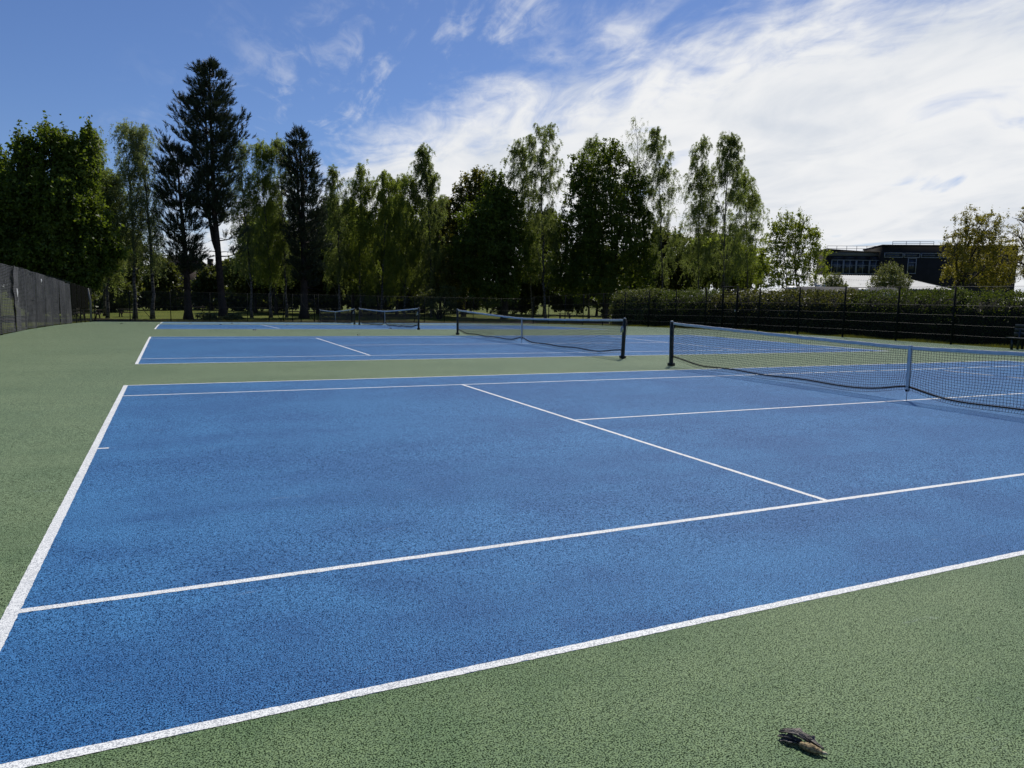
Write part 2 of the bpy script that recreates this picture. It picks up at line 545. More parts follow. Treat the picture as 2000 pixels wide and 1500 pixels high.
# ------------------------------------------------------------------ ground, apron, courts
def sheet(name, x0, x1, y0, y1, dz, mat, parent=None):
    xs = [x0, x1]
    ys = sorted(set([y0, y1]+[k for k in KN if y0 < k < y1]))
    b = Buf()
    V = [[x, y, gz(y)+dz] for y in ys for x in xs]
    Q = [[2*i, 2*i+1, 2*i+3, 2*i+2] for i in range(len(ys)-1)]
    b.add(V, Q)
    return b.build(name, mat, parent)


tag(sheet('lawn', -2500, 2500, -2500, 2500, -0.05, M['lawn']), kind='structure')
tag(sheet('court_apron', -4.62, 31.25, -8.5, 60.6, 0.0, M['green']), kind='structure')
rng = np.random.default_rng(7)

# a strip of leaf litter under the trees along the far fence
b = Buf()
xs = np.linspace(-30, 60, 91)
V = []
for x in xs:
    n = 0.5*math.sin(x*0.9)+0.4*math.sin(x*2.3+1)
    V += [[x, 60.95, gz(60.95)-0.035], [x, 64.0, -1.0347], [x, 70.3+n*1.6, -1.0347]]
Q = []
for i in range(len(xs)-1):
    for k in (0, 1):
        Q.append([3*i+k, 3*i+3+k, 3*i+4+k, 3*i+1+k])
b.add(V, Q)
tag(b.build('leaf_litter', M['soil']), kind='structure')


def ribbon(name, x0, x1, y0, y1, dz, parent, step=0.04, jit=0.0013):
    """a painted line whose edges wander by a few millimetres, as on rough macadam"""
    lx, ly = x1-x0, y1-y0
    along_x = lx > ly
    L = max(lx, ly)
    n = max(2, int(L/step))
    s = np.linspace(0, L, n+1)
    ja = rng.normal(0, jit, n+1)
    jb = rng.normal(0, jit, n+1)
    if along_x:
        A = np.stack([x0+s, y0+ja, gza(y0+ja)+dz], -1)
        B = np.stack([x0+s, y1+jb, gza(y1+jb)+dz], -1)
    else:
        A = np.stack([x1+ja, y0+s, gza(y0+s)+dz], -1)
        B = np.stack([x0+jb, y0+s, gza(y0+s)+dz], -1)
    V = np.concatenate([A, B])
    i = np.arange(n)
    Q = np.stack([i, i+1, i+n+2, i+n+1], -1)
    return Buf().add(V, Q).build(name, M['line'], parent)


OFF = [0.0, 10.97+3.984, 2*10.97+3.984+7.3595, 3*10.97+3.984+7.3595+3.2769]
court_label = ['nearest blue tennis court with white lines', 'second blue tennis court beyond the green strip',
               'third blue court, narrow band beyond the second court', 'farthest pale teal-blue court along the far fence']
for k, yo in enumerate(OFF):
    c = sheet('tennis_court', 0.0, 23.77, yo, yo+10.97, 0.0010, M['blue'] if k < 3 else M['blue_sheen'])
    tag(c, court_label[k], kind='structure')
    st = (0.03, 0.05, 0.08, 0.08)[k]
    bw, lw = 0.065, 0.05
    zb = 0.0018
    for x0 in (0.0, 23.77-bw):
        ribbon('baseline', x0, x0+bw, yo, yo+10.97, zb, c, st)
    for y0 in (0.0, 1.37, 9.60-lw, 10.97-lw):
        ribbon('sideline', bw-.002, 23.77-bw+.002, yo+y0, yo+y0+lw, zb+.0003, c, st)
    for x0 in (5.485, 18.285-lw):
        ribbon('service_line', x0, x0+lw, yo+1.42-.002, yo+9.55+.002, zb+.0006, c, st)
    ribbon('centre_service_line', 5.535-.002, 18.235+.002, yo+5.485-lw/2, yo+5.485+lw/2, zb+.0009, c, st)
    ribbon('centre_mark', bw-.002, bw+.10, yo+5.485-lw/2, yo+5.485+lw/2, zb+.0006, c, st)
    ribbon('centre_mark', 23.77-bw-.10, 23.77-bw+.002, yo+5.485-lw/2, yo+5.485+lw/2, zb+.0006, c, st)


# ------------------------------------------------------------------ nets
def make_net(mesh_step=0.046, seed=1):
    """one net with posts in a local frame: origin under the centre strap, net along local Y"""
    r = np.random.default_rng(seed)
    root = bpy.data.objects.new('tennis_net', None)
    root.empty_display_size = 0.3
    col.objects.link(root)
    HALF = 6.4
    ys = np.arange(-HALF+0.05, HALF-0.05, mesh_step)
    a = np.abs(ys)/HALF

    def topz(y):
        a = np.abs(y)/HALF
        return 0.914+0.156*a**1.25

    def botz(y):
        a = np.abs(y)/HALF
        return 0.035+0.135*np.exp(-(a/0.075)**1.4)+0.13*np.clip((a-0.80)/0.20, 0, 1)**1.3+0.012*np.sin(y*3.1+seed)

    def bulge(y, t):
        a = np.abs(y)/HALF
        amp = 0.055*np.sin(np.pi*np.clip(a, 0, 1))*(1+0.5*np.sin(y*1.7+seed))
        return amp*np.sin(np.pi*np.clip(t, 0, 1))**1.2*np.where(t < 0.55, 1.0, 0.9)-0.06*np.exp(-t/0.12)*np.sin(np.pi*a)

    def pt(y, t):
        z = botz(y)+(topz(y)-0.03-botz(y))*t
        # slack gathers towards the bottom
        yy = y+0.020*np.sin(9*t+y*5)*(1-t)**1.5
        return np.stack([bulge(y, t), yy, z], -1)

    def cords(Y, T, rad, buf):
        """square-section cords along the second axis of the (n, m) parameter grids"""
        P = pt(Y, T)
        n, m = Y.shape
        D = np.gradient(P, axis=1)
        D /= np.linalg.norm(D, axis=2, keepdims=True)+1e-9
        A = np.cross(D, np.array([1.0, 0, 0]))
        A /= np.linalg.norm(A, axis=2, keepdims=True)+1e-9
        Bv = np.cross(D, A)
        ring = np.stack([A, Bv, -A, -Bv], 2)*rad
        V = (P[:, :, None]+ring).reshape(-1, 3)
        i = (np.arange(n)[:, None, None]*m+np.arange(m-1)[None, :, None])*4
        j = np.arange(4)[None, None]
        k = (j+1) % 4
        Q = np.stack([i+j, i+k, i+4+k, i+4+j], -1).reshape(-1, 4)
        buf.add(V, Q)

    nb = Buf()
    rows = 21
    t = np.linspace(0, 1, 13)
    Y, T = np.meshgrid(ys, t, indexing='ij')
    cords(Y, T, 0.0027, nb)
    tr = np.linspace(0.0, 1.0, rows)
    yl = np.linspace(-HALF+0.05, HALF-0.05, 170)
    T2, Y2 = np.meshgrid(tr, yl, indexing='ij')
    cords(Y2, T2, 0.0027, nb)
    net = nb.build('net_mesh', M['netcord'], root)
    net['label'] = 'black knotted net mesh'
    # top tape, folded over the cable
    tb = Buf()
    yl = np.linspace(-HALF+0.02, HALF-0.02, 140)
    tz = topz(yl)
    prof = [(-0.007, -0.062), (-0.010, -0.03), (-0.006, -0.002), (0.006, -0.002), (0.010, -0.03), (0.007, -0.062)]
    V = []
    for i, y in enumerate(yl):
        wv = 0.004*math.sin(y*7+seed)+0.003*math.sin(y*19)
        for (x, z) in prof:
            V.append([x+wv*0.6, y, tz[i]+z+wv*0.5])
    n, m = len(yl), len(prof)
    Q = [[i*m+j, i*m+(j+1) % m, (i+1)*m+(j+1) % m, (i+1)*m+j] for i in range(n-1) for j in range(m)]
    tb.add(V, Q)
    tb.build('top_tape', M['tape'], root)
    # bottom tape a little above the loose fringe
    bb = Buf()
    P = pt(yl, np.full_like(yl, 0.075))
    bb.tube(P, 0.014, 6)
    bb.build('bottom_tape', M['bottomtape'], root)
    # centre strap and its anchor
    sb = Buf()
    zs = np.linspace(0.155, 0.918, 9)
    for s in (-0.016, 0.016):
        V, Q = [], []
        for i, z in enumerate(zs):
            xx = s+0.006*math.sin(z*5)
            V += [[xx-0.002, -0.027, z], [xx-0.002, 0.027, z], [xx+0.002, 0.027, z], [xx+0.002, -0.027, z]]
        for i in range(len(zs)-1):
            for j in range(4):
                Q.append([4*i+j, 4*i+(j+1) % 4, 4*i+4+(j+1) % 4, 4*i+4+j])
        sb.add(V, Q)
    sb.box((0, 0, 0.921), (0.040, 0.055, 0.006))
    sb.box((0, 0, 0.150), (0.040, 0.055, 0.008))
    strap = sb.build('centre_strap', M['tape'], root)
    Buf().box((0, 0.0, 0.165), (0.05, 0.034, 0.03)).tube([(0, 0, 0.15), (0, 0, -0.01)], 0.005, 6).build('strap_anchor', M['netcord'], strap)
    # posts
    for s in (-1, 1):
        pb = Buf()
        y = s*(HALF+0.02)
        lean = 0.035*s
        pth = [(0, y-lean*0.6, -0.02), (0, y, 0.5), (0, y+lean*0.6, 1.075)]
        V = []
        Q = []
        hw = 0.037
        for (x, yy, z) in pth:
            V += [[x-hw, yy-hw, z], [x+hw, yy-hw, z], [x+hw, yy+hw, z], [x-hw, yy+hw, z]]
        for i in range(2):
            for j in range(4):
                Q.append([4*i+j, 4*i+(j+1) % 4, 4*i+4+(j+1) % 4, 4*i+4+j])
        Q.append([8, 9, 10, 11])
        pb.add(V, Q)
        post = pb.build('net_post', M['post'], root)
        Buf().box((0, y-lean*0.6, 0.035), (0.13, 0.13, 0.07)).build('base_sleeve', M['post'], post)
        Buf().tube([(0, y+lean*.6-0.035, 1.085), (0, y+lean*.6+0.035, 1.085)], 0.022, 10).build('cable_pulley', M['metal'], post)
        # lacing cord winding down the post
        th = np.linspace(0, 9*math.pi, 60)
        zz = np.linspace(1.0, 0.18, 60)
        lac = np.stack([0.052*np.cos(th), y-s*0.02+lean*(zz-0.5)+0.056*np.sin(th), zz], -1)
        Buf().tube(lac, 0.003, 4).build('lacing_cord', M['greypost'], post)
        if s == -1:
            wb = Buf().box((-0.055, y, 0.80), (0.045, 0.085, 0.16))
            wn = wb.build('winch', M['metal'], post)
            wn['label'] = 'grey metal tensioning winch'
            Buf().tube([(-0.075, y, 0.80), (-0.115, y, 0.80), (-0.115, y-0.02, 0.68)], 0.008, 6).build('winch_handle', M['metal'], wn)
            tail = [(0.05, y-0.03, 1.03), (0.075, y-0.05, 0.9), (0.06, y-0.045, 0.75), (0.07, y-0.05, 0.62)]
            Buf().tube(tail, 0.004, 5).build('cable_tail', M['greypost'], post)
    return root


proto = make_net(seed=1)
net_label = ['nearest tennis net, cut by the right edge of the picture', 'second tennis net, whole, with both black posts in view',
             'third tennis net, small, sagging white tape over the far courts', 'farthest tennis net, smallest, left of the third net']
for k, yo in enumerate(OFF):
    nroot = proto if k == 0 else copy_tree(proto)
    yc = yo+5.485
    nroot.location = (11.93, yc, gz(yc)+0.004)
    s = (gz(yc+6.4)-gz(yc-6.4))/12.8
    nroot.rotation_euler = (math.atan(s), 0, 0)
    tag(nroot, net_label[k], 'tennis net', 'tennis nets across the four courts')


# ------------------------------------------------------------------ fences
def wires(b, a, c, heights, rad, n=2, sag=0.0):
    a, c = np.asarray(a, float), np.asarray(c, float)
    for h in heights:
        b.tube([a+(0, 0, h), (a+c)/2+(0, 0, h-sag), c+(0, 0, h)], rad, 4, cap=False)


# left fence with grey windbreak netting
FX = -4.55
lf = empty('windbreak_fence', (FX, 8, gz(8)), 'tall fence clad in grey striped windbreak netting at the left edge', 'fence')
off = np.array([FX, 8, gz(8)])
ysp = [8.6+2.36*i for i in range(17)]
r = np.random.default_rng(3)
for i, y in enumerate(ysp):
    g = gz(y)
    lean = r.normal(0, 0.02)
    hgt = 2.46-0.012*max(0, y-30)
    Buf().tube([(FX-0.05, y, g-0.05), (FX-0.05+lean, y+lean, g+hgt+0.02)], 0.030, 8).build('fence_post', M['fencepost'], lf, loc=off)
for i in range(len(ysp)-1):
    y0, y1 = ysp[i]+0.02, ysp[i+1]-0.02
    b = Buf()
    nseg = 8
    ss = np.linspace(0, 1, nseg+1)
    ph = r.uniform(0, 6, 4)
    nst = 46
    for k in range(nst):
        h0 = 0.05+k*0.0525
        wdt = 0.036
        hgt0, hgt1 = 2.46-0.012*max(0, y0-30), 2.46-0.012*max(0, y1-30)
        sc = (hgt0+(hgt1-hgt0)*ss)/2.46
        bow = 0.05*np.sin(np.pi*ss)*math.sin(h0*1.3+ph[0])+0.02*np.sin(ss*7+ph[1]+h0)
        zc = gza(y0+(y1-y0)*ss)+h0*sc+0.010*np.sin(np.pi*ss+ph[2])
        yv = y0+(y1-y0)*ss
        A = np.stack([FX+bow, yv, zc], -1)
        B = np.stack([FX+bow+0.004, yv, zc+wdt], -1)
        j = np.arange(nseg)
        b.add(np.concatenate([A, B]), np.stack([j, j+1, j+nseg+2, j+nseg+1], -1))
    # the upright threads of the weave
    for yv in np.linspace(y0+0.06, y1-0.06, 9):
        g = gz(yv)
        b.tube([(FX+0.02, yv, g+0.05), (FX+0.02, yv, g+2.42)], 0.004, 3, cap=False)
    pn = b.build('windbreak_panel', M['wind'], lf, loc=off)
    pn['kind'] = 'stuff'
b = Buf()
wires(b, (FX-0.02, ysp[0], gz(ysp[0])), (FX-0.02, 32, gz(32)), [0.08, 1.25, 2.45], 0.006)
wires(b, (FX-0.02, 32, gz(32)), (FX-0.02, ysp[-1], gz(ysp[-1])), [0.08, 1.22, 2.34], 0.006)
b.build('line_wire', M['wire'], lf, loc=off)
# overlapping doubled netting and torn pale ends
b = Buf()
for y0, y1, h0, h1, rag in ((29.55, 30.35, 0.05, 2.44, 1),):
    for k in range(40):
        h = h0+(h1-h0)*k/40
        e = 0.12*math.sin(h*3)+0.06*math.sin(h*11)
        g0, g1 = gz(y0), gz(y1)
        b.add([[FX+0.05, y0+e, g0+h], [FX+0.06, y1+e, g1+h], [FX+0.062, y1+e, g1+h+0.05], [FX+0.052, y0+e, g0+h+0.05]], [[0, 1, 2, 3]])
b.build('overlap_netting', M['wind'], lf, loc=off)
for (u, v0, v1, y, wd) in ((26.5, 563, 589, 29.9, 0.10), (89.5, 545, 556, 35.6, 0.10)):
    P0, P1 = aty(u, v0, y), aty(u+2, v1, y)
    zt, zb_ = P0[2], P1[2]
    b = Buf()
    n = 8
    V = []
    for i in range(n+1):
        f = i/n
        z = zt+(zb_-zt)*f
        ww = wd*(0.35+0.65*math.sin(math.pi*min(1, f+0.15)))*0.5
        yy = y+0.10*f*f
        V += [[FX+0.075, yy-ww, z], [FX+0.08+0.02*math.sin(6*f), yy+ww, z]]
    b.add(V, [[2*i, 2*i+1, 2*i+3, 2*i+2] for i in range(n)])
    b.build('torn_white_edge', M['whitecloth'], lf, loc=off)

# plain chain link continues to the far corner
YF = 60.75
lf2 = empty('chain_link_fence', (FX, 47, gz(47)), 'dark see-through fence between the windbreak and the far left corner', 'fence')
off = np.array([FX, 47, gz(47)])
for y in (49.0, 51.4, 53.8, 58.4, YF-0.05):
    Buf().tube([(FX-.05, y, gz(y)-.05), (FX-.05, y, gz(y)+2.4)], 0.03, 8).build('fence_post', M['fencepost'], lf2, loc=off)
Buf().tube([(FX+.1, 55.9, gz(55.9)-.05), (FX+.13, 55.9, gz(55.9)+1.4), (FX+0.02, 55.8, gz(55.9)+2.34)], 0.055, 8).build('pale_post', M['greypost'], lf2, loc=off)['label'] = 'pale grey post'
b = Buf()
V = []
for y in (46.4, 48, 56, YF-.05):
    V += [[FX, y, gz(y)+0.03], [FX, y, gz(y)+2.38]]
b.add(V, [[2*i, 2*i+2, 2*i+3, 2*i+1] for i in range(3)])
b.build('wire_mesh', M['chain'], lf2, loc=off)
for (ya, yb) in ((46.5, 48.9), (49.1, 51.3), (51.5, 53.7), (53.9, 55.6)):
    b = Buf()
    for k in range(26):
        h = 0.92+k*0.055
        b.add([[FX+.03, ya, gz(ya)+h], [FX+.03, yb, gz(yb)+h], [FX+.034, yb, gz(yb)+h+.050], [FX+.034, ya, gz(ya)+h+.050]], [[0, 1, 2, 3]])
    pn = b.build('shade_strips', M['shadeblack'], lf2, loc=off)  # black strips added to stand for the dark trees behind the fence
    pn['kind'] = 'stuff'
b = Buf()
for (h0, h1) in ((0.55, 0.95),):
    for k in range(2):
        b.box((FX-0.25, 51.4, gz(51.4)+0.62+0.22*k), (0.04, 4.0, 0.15))
b.build('rail_board', M['wood'], lf2, loc=off)

# far fence
ff = empty('chain_link_fence', (-4.5, YF, gz(YF)), 'dark chain-link fence along the far end before the trees', 'fence')
off = np.array([-4.5, YF, gz(YF)])
g = gz(YF)
xp = [0.62+2.85*i for i in range(-1, 11)]
for i, x in enumerate(xp):
    ln = r.normal(0, 0.015)
    Buf().tube([(x, YF, g-.05), (x+ln, YF, g+2.38)], 0.030, 8).build('fence_post', M['fencepost'], ff, loc=off)
for x, dx in ((8.0, 1.1), (9.9, -1.1), (10.6, 1.2), (11.7, 1.0), (17.2, 1.2), (21.5, -1.1), (-1.9, 1.3)):
    Buf().tube([(x, YF, g+1.75), (x+dx, YF+0.06, g-.03)], 0.022, 6).build('brace', M['fencepost'], ff, loc=off)
    Buf().tube([(x, YF, g-.05), (x, YF, g+2.38)], 0.035, 8).build('fence_post', M['fencepost'], ff, loc=off)
b = Buf()
wires(b, (-4.5, YF-0.03, g), (31.2, YF-0.03, g), [0.06, 1.2, 2.36], 0.005)
b.build('line_wire', M['wire'], ff, loc=off)
Buf().add([[-4.5, YF, g+.03], [31.2, YF, g+.03], [31.2, YF, g+2.36], [-4.5, YF, g+2.36]], [[0, 1, 2, 3]]).build('wire_mesh', M['chain'], ff, loc=off)
Buf().box((13.35, YF-0.09, g-0.01), (35.7, 0.09, 0.16)).build('edging_kerb', M['felt'], ff, loc=off)

# right fence with line wires and a gateway
RX = 31.0
rf = empty('wire_fence', (RX, 20, gz(20)), 'black post and wire fence in front of the hedge on the right', 'fence')
off = np.array([RX, 20, gz(20)])
yr = [9.0, 11.85, 14.7, 17.6, 20.25, 23.2, 26.1, 29.0, 33.6, 36.6, 39.6, 42.6, 45.6, 48.6, 51.6, 54.6, 57.6]
for y in yr:
    gg = gz(y)
    ln = r.normal(0, 0.02)
    Buf().tube([(RX, y, gg-.05), (RX+ln, y+ln, gg+2.50)], 0.040, 8).build('fence_post', M['fencepost'], rf, loc=off)
hs = [0.42, 0.85, 1.26, 1.68, 2.47]
for k, h in enumerate(hs):
    b = Buf()
    for i in range(len(yr)-1):
        y0, y1 = yr[i], yr[i+1]
        b.tube([(RX-.03, y0, gz(y0)+h), (RX-.03, (y0+y1)/2, (gz(y0)+gz(y1))/2+h-0.012), (RX-.03, y1, gz(y1)+h)], 0.006, 4, cap=False)
    b.build('line_wire', M['wire'], rf, loc=off)
b = Buf()
ysr = [9.0, 16, 24, 32, 40, 48, 56, 60.5]
V = []
for y in ysr:
    V += [[RX+.02, y, gz(y)+.03], [RX+.02, y, gz(y)+2.46]]
b.add(V, [[2*i, 2*i+2, 2*i+3, 2*i+1] for i in range(len(ysr)-1)])
b.build('wire_mesh', M['chain'], rf, loc=off)
gt = empty('fence_gate', (RX, 31.3, gz(31.3)), 'dark tubular gate frame standing taller than the right fence', 'gate')
off = np.array([RX, 31.3, gz(31.3)])
G0, G1, gg = 30.75, 32.0, gz(31.4)
for y in (G0, G1):
    Buf().tube([(RX-.06, y, gg-.05), (RX-.06, y, gg+2.62)], 0.050, 8).build('gate_post', M['fencepost'], gt, loc=off)
for h in (2.60, 2.28):
    Buf().tube([(RX-.06, G0, gg+h), (RX-.06, G1, gg+h)], 0.028, 8).build('cross_bar', M['fencepost'], gt, loc=off)
for y, s in ((G0, -1), (G1, 1)):
    Buf().tube([(RX-.06, y, gg+2.3), (RX-.06, y+s*1.1, gg+0.0)], 0.026, 6).build('brace', M['fencepost'], gt, loc=off)
b = Buf()
for (a, c) in (((G0+.07, .1), (G0+.07, 2.15)), ((G1-.07, .1), (G1-.07, 2.15)), ((G0+.07, .1), (G1-.07, .1)), ((G0+.07, 2.15), (G1-.07, 2.15)), ((G0+.07, 1.1), (G1-.07, 1.1))):
    b.tube([(RX-.06, a[0], gg+a[1]), (RX-.06, c[0], gg+c[1])], 0.022, 6)
leafg = b.build('gate_leaf', M['fencepost'], gt, loc=off)
Buf().box((RX-.10, G0+0.10, gg+1.18), (0.03, 0.06, 0.14)).build('latch', M['metal'], leafg, loc=None).location = (-off[0], -off[1], -off[2])


# ------------------------------------------------------------------ vegetation
def rand_unit(r, n):
    v = r.normal(size=(n, 3))
    return v/np.linalg.norm(v, axis=1, keepdims=True)


def leaves(buf, C, size, r, up=0.5, aspect=0.62, axis=None, single=False):
    """folded rhombic leaves (two triangles each) at centres C"""
    n = len(C)
    if n == 0:
        return
    s = size*(0.65+0.7*r.random(n))[:, None]
    d = rand_unit(r, n)
    if axis is not None:
        d = d*0.7+axis
        d /= np.linalg.norm(d, axis=1, keepdims=True)
    nn = rand_unit(r, n)
    nn[:, 2] += up
    sd_ = np.cross(nn, d)
    sd_ /= np.linalg.norm(sd_, axis=1, keepdims=True)+1e-9
    nv = np.cross(d, sd_)
    if single:
        V = np.stack([C-d*s*0.5+sd_*s*aspect*0.42, C-d*s*0.35-sd_*s*aspect*0.5, C+d*s*0.6], 1).reshape(-1, 3)
        buf.add(V, None, np.arange(3*n).reshape(-1, 3))
        return
    a = C-d*s*0.5
    c = C+d*s*0.5
    fold = nv*s*0.14
    l_ = C+sd_*s*aspect*0.5+fold
    r_ = C-sd_*s*aspect*0.5+fold
    V = np.stack([a, l_, c, r_], 1).reshape(-1, 3)
    i = np.arange(n)[:, None]*4
    T = np.concatenate([i+np.array([[0, 1, 2]]), i+np.array([[0, 2, 3]])], 1).reshape(-1, 3)
    buf.add(V, None, T)


def bez(a, b, c, n):
    t = np.linspace(0, 1, n)[:, None]
    a, b, c = (np.asarray(q, float) for q in (a, b, c))
    return a*(1-t)**2+2*b*t*(1-t)+c*t*t


def strips(buf, paths, wd):
    """thin flat twigs: paths (n, m, 3)"""
    n, m, _ = paths.shape
    D = np.gradient(paths, axis=1)
    A = np.cross(D, np.array([0.42, 0.9, 0.0]))
    A /= np.linalg.norm(A, axis=2, keepdims=True)+1e-9
    tp = np.linspace(1, 0.35, m)[None, :, None]*wd
    V = np.stack([paths-A*tp, paths+A*tp], 2).reshape(-1, 3)
    i = (np.arange(n)[:, None]*m+np.arange(m-1)[None])*2
    Q = np.stack([i, i+1, i+3, i+2], -1).reshape(-1, 4)
    buf.add(V, Q)


def px2m(y, u, v):
    """metres per photo pixel at a tree standing at distance y"""
    P = aty(u, v, y)
    return depth(P)/FPX


def tree_root(name, B, label, cat, group):
    return empty(name, tuple(B), label, cat, group)


def broadleaf(name, label, ub, y, lobes, mat, seed, nleaf=30000, size=0.2, trunk_r=0.28, group=None, bark='bark',
              stems=1, clump=0.55, cat='tree', droop=0.0, upshoot=0.45, inner=0.55, single=False, dflat=0.9):
    """lobes: list of (u, v, ru, rv, dy) in photo pixels at distance y+dy"""
    r = np.random.default_rng(seed)
    B = base(ub, y)
    root = tree_root(name, B, label, cat, group)
    L = []
    for lb in lobes:
        u, v, ru, rv = lb[:4]
        dy = lb[4] if len(lb) > 4 else 0.0
        c = aty(u, v, y+dy)
        k = px2m(y+dy, u, v)
        L.append((c, np.array([ru*k, min(ru, rv*1.3)*k*dflat, rv*k])))
    tb = Buf()
    zlow = min(c[2]-s[2] for c, s in L)
    zmax = max(c[2]+s[2] for c, s in L)
    fork = B[2]+max(0.6, min(0.30*(zmax-B[2]), (zlow-B[2])+0.15*(zmax-zlow)))
    for sidx in range(stems):
        if stems == 1:
            f0 = np.array([B[0], B[1], B[2]])
            f1 = np.array([B[0]+r.normal(0, .15), B[1], fork])
        else:
            a = 2*math.pi*sidx/stems+r.uniform(0, 1)
            f0 = np.array([B[0]+0.12*math.cos(a), B[1]+0.12*math.sin(a), B[2]])
            f1 = np.array([B[0]+0.7*math.cos(a), B[1]+0.5*math.sin(a), fork])
        pth = bez(f0-(0, 0, 0.15), (f0+f1)/2, f1, 6)
        rr = trunk_r/(stems**0.6)
        tb.tube(pth, np.linspace(1.0, 0.78, 6)*rr*np.array([1.35, 1.05, 1, 1, 1, 1]), 9)
        mine = [q for i, q in enumerate(L) if i % stems == sidx] or L[:1]
        for c, s in mine:
            top = c+np.array([0, 0, s[2]*0.35])
            mid = (f1*0.55+top*0.45)+np.array([r.normal(0, .4), r.normal(0, .4), 0.4])
            pl = bez(f1, mid, top, 8)
            tb.tube(pl, np.linspace(0.62, 0.10, 8)*rr, 6)
            for k in range(9):
                t0 = r.uniform(0.35, 1.0)
                p0 = pl[int(t0*7)]
                d = rand_unit(r, 1)[0]
                d[2] = abs(d[2])*0.7+0.1
                p2 = c+d*s*r.uniform(0.6, 0.95)
                tb.tube(bez(p0, (p0+p2)/2+(0, 0, 0.25), p2, 5), np.linspace(0.20, 0.04, 5)*rr, 4, cap=False)
    tb.build('trunk', M[bark], root, loc=B, smooth=True)
    nleaf = int(nleaf*1.45)
    size = size*1.22
    vol = np.array([s[0]*s[2]*(s[0]+s[2])/2 for c, s in L])**0.72
    cnt = (nleaf*vol/vol.sum()).astype(int)
    cb = Buf()
    for (c, s), n in zip(L, cnt):
        m = max(6, int(n/42))
        d = rand_unit(r, m)
        rad = (r.random(m)**(1/2.2))*(1-inner*0.3)+inner*0.3
        # uneven outline: the radius wanders with direction
        wob = 1+0.16*np.sin(d[:, 0]*5+seed)*np.cos(d[:, 2]*6+seed*1.7)+r.normal(0, 0.07, m)
        cc = c+d*s*(rad*wob)[:, None]
        csz = clump*(0.6+0.8*r.random(m))
        per = max(4, int(n/m))
        idx = np.repeat(np.arange(m), per)
        o = r.normal(size=(len(idx), 3))*np.array([1, 1, 0.45])
        shoot = (r.random(m) < upshoot)[idx]
        o[shoot] = r.normal(size=(shoot.sum(), 3))*np.array([0.33, 0.33, 1.25])+np.array([0, 0, 0.4])
        P = cc[idx]+o*csz[idx][:, None]*0.55
        if droop:
            P[:, 2] -= droop*np.abs(o[:, 0])
        leaves(cb, P, size, r, up=0.9, single=single, aspect=0.8 if single else 0.62)
    cb.build('crown', M[mat], root, loc=B)
    return root


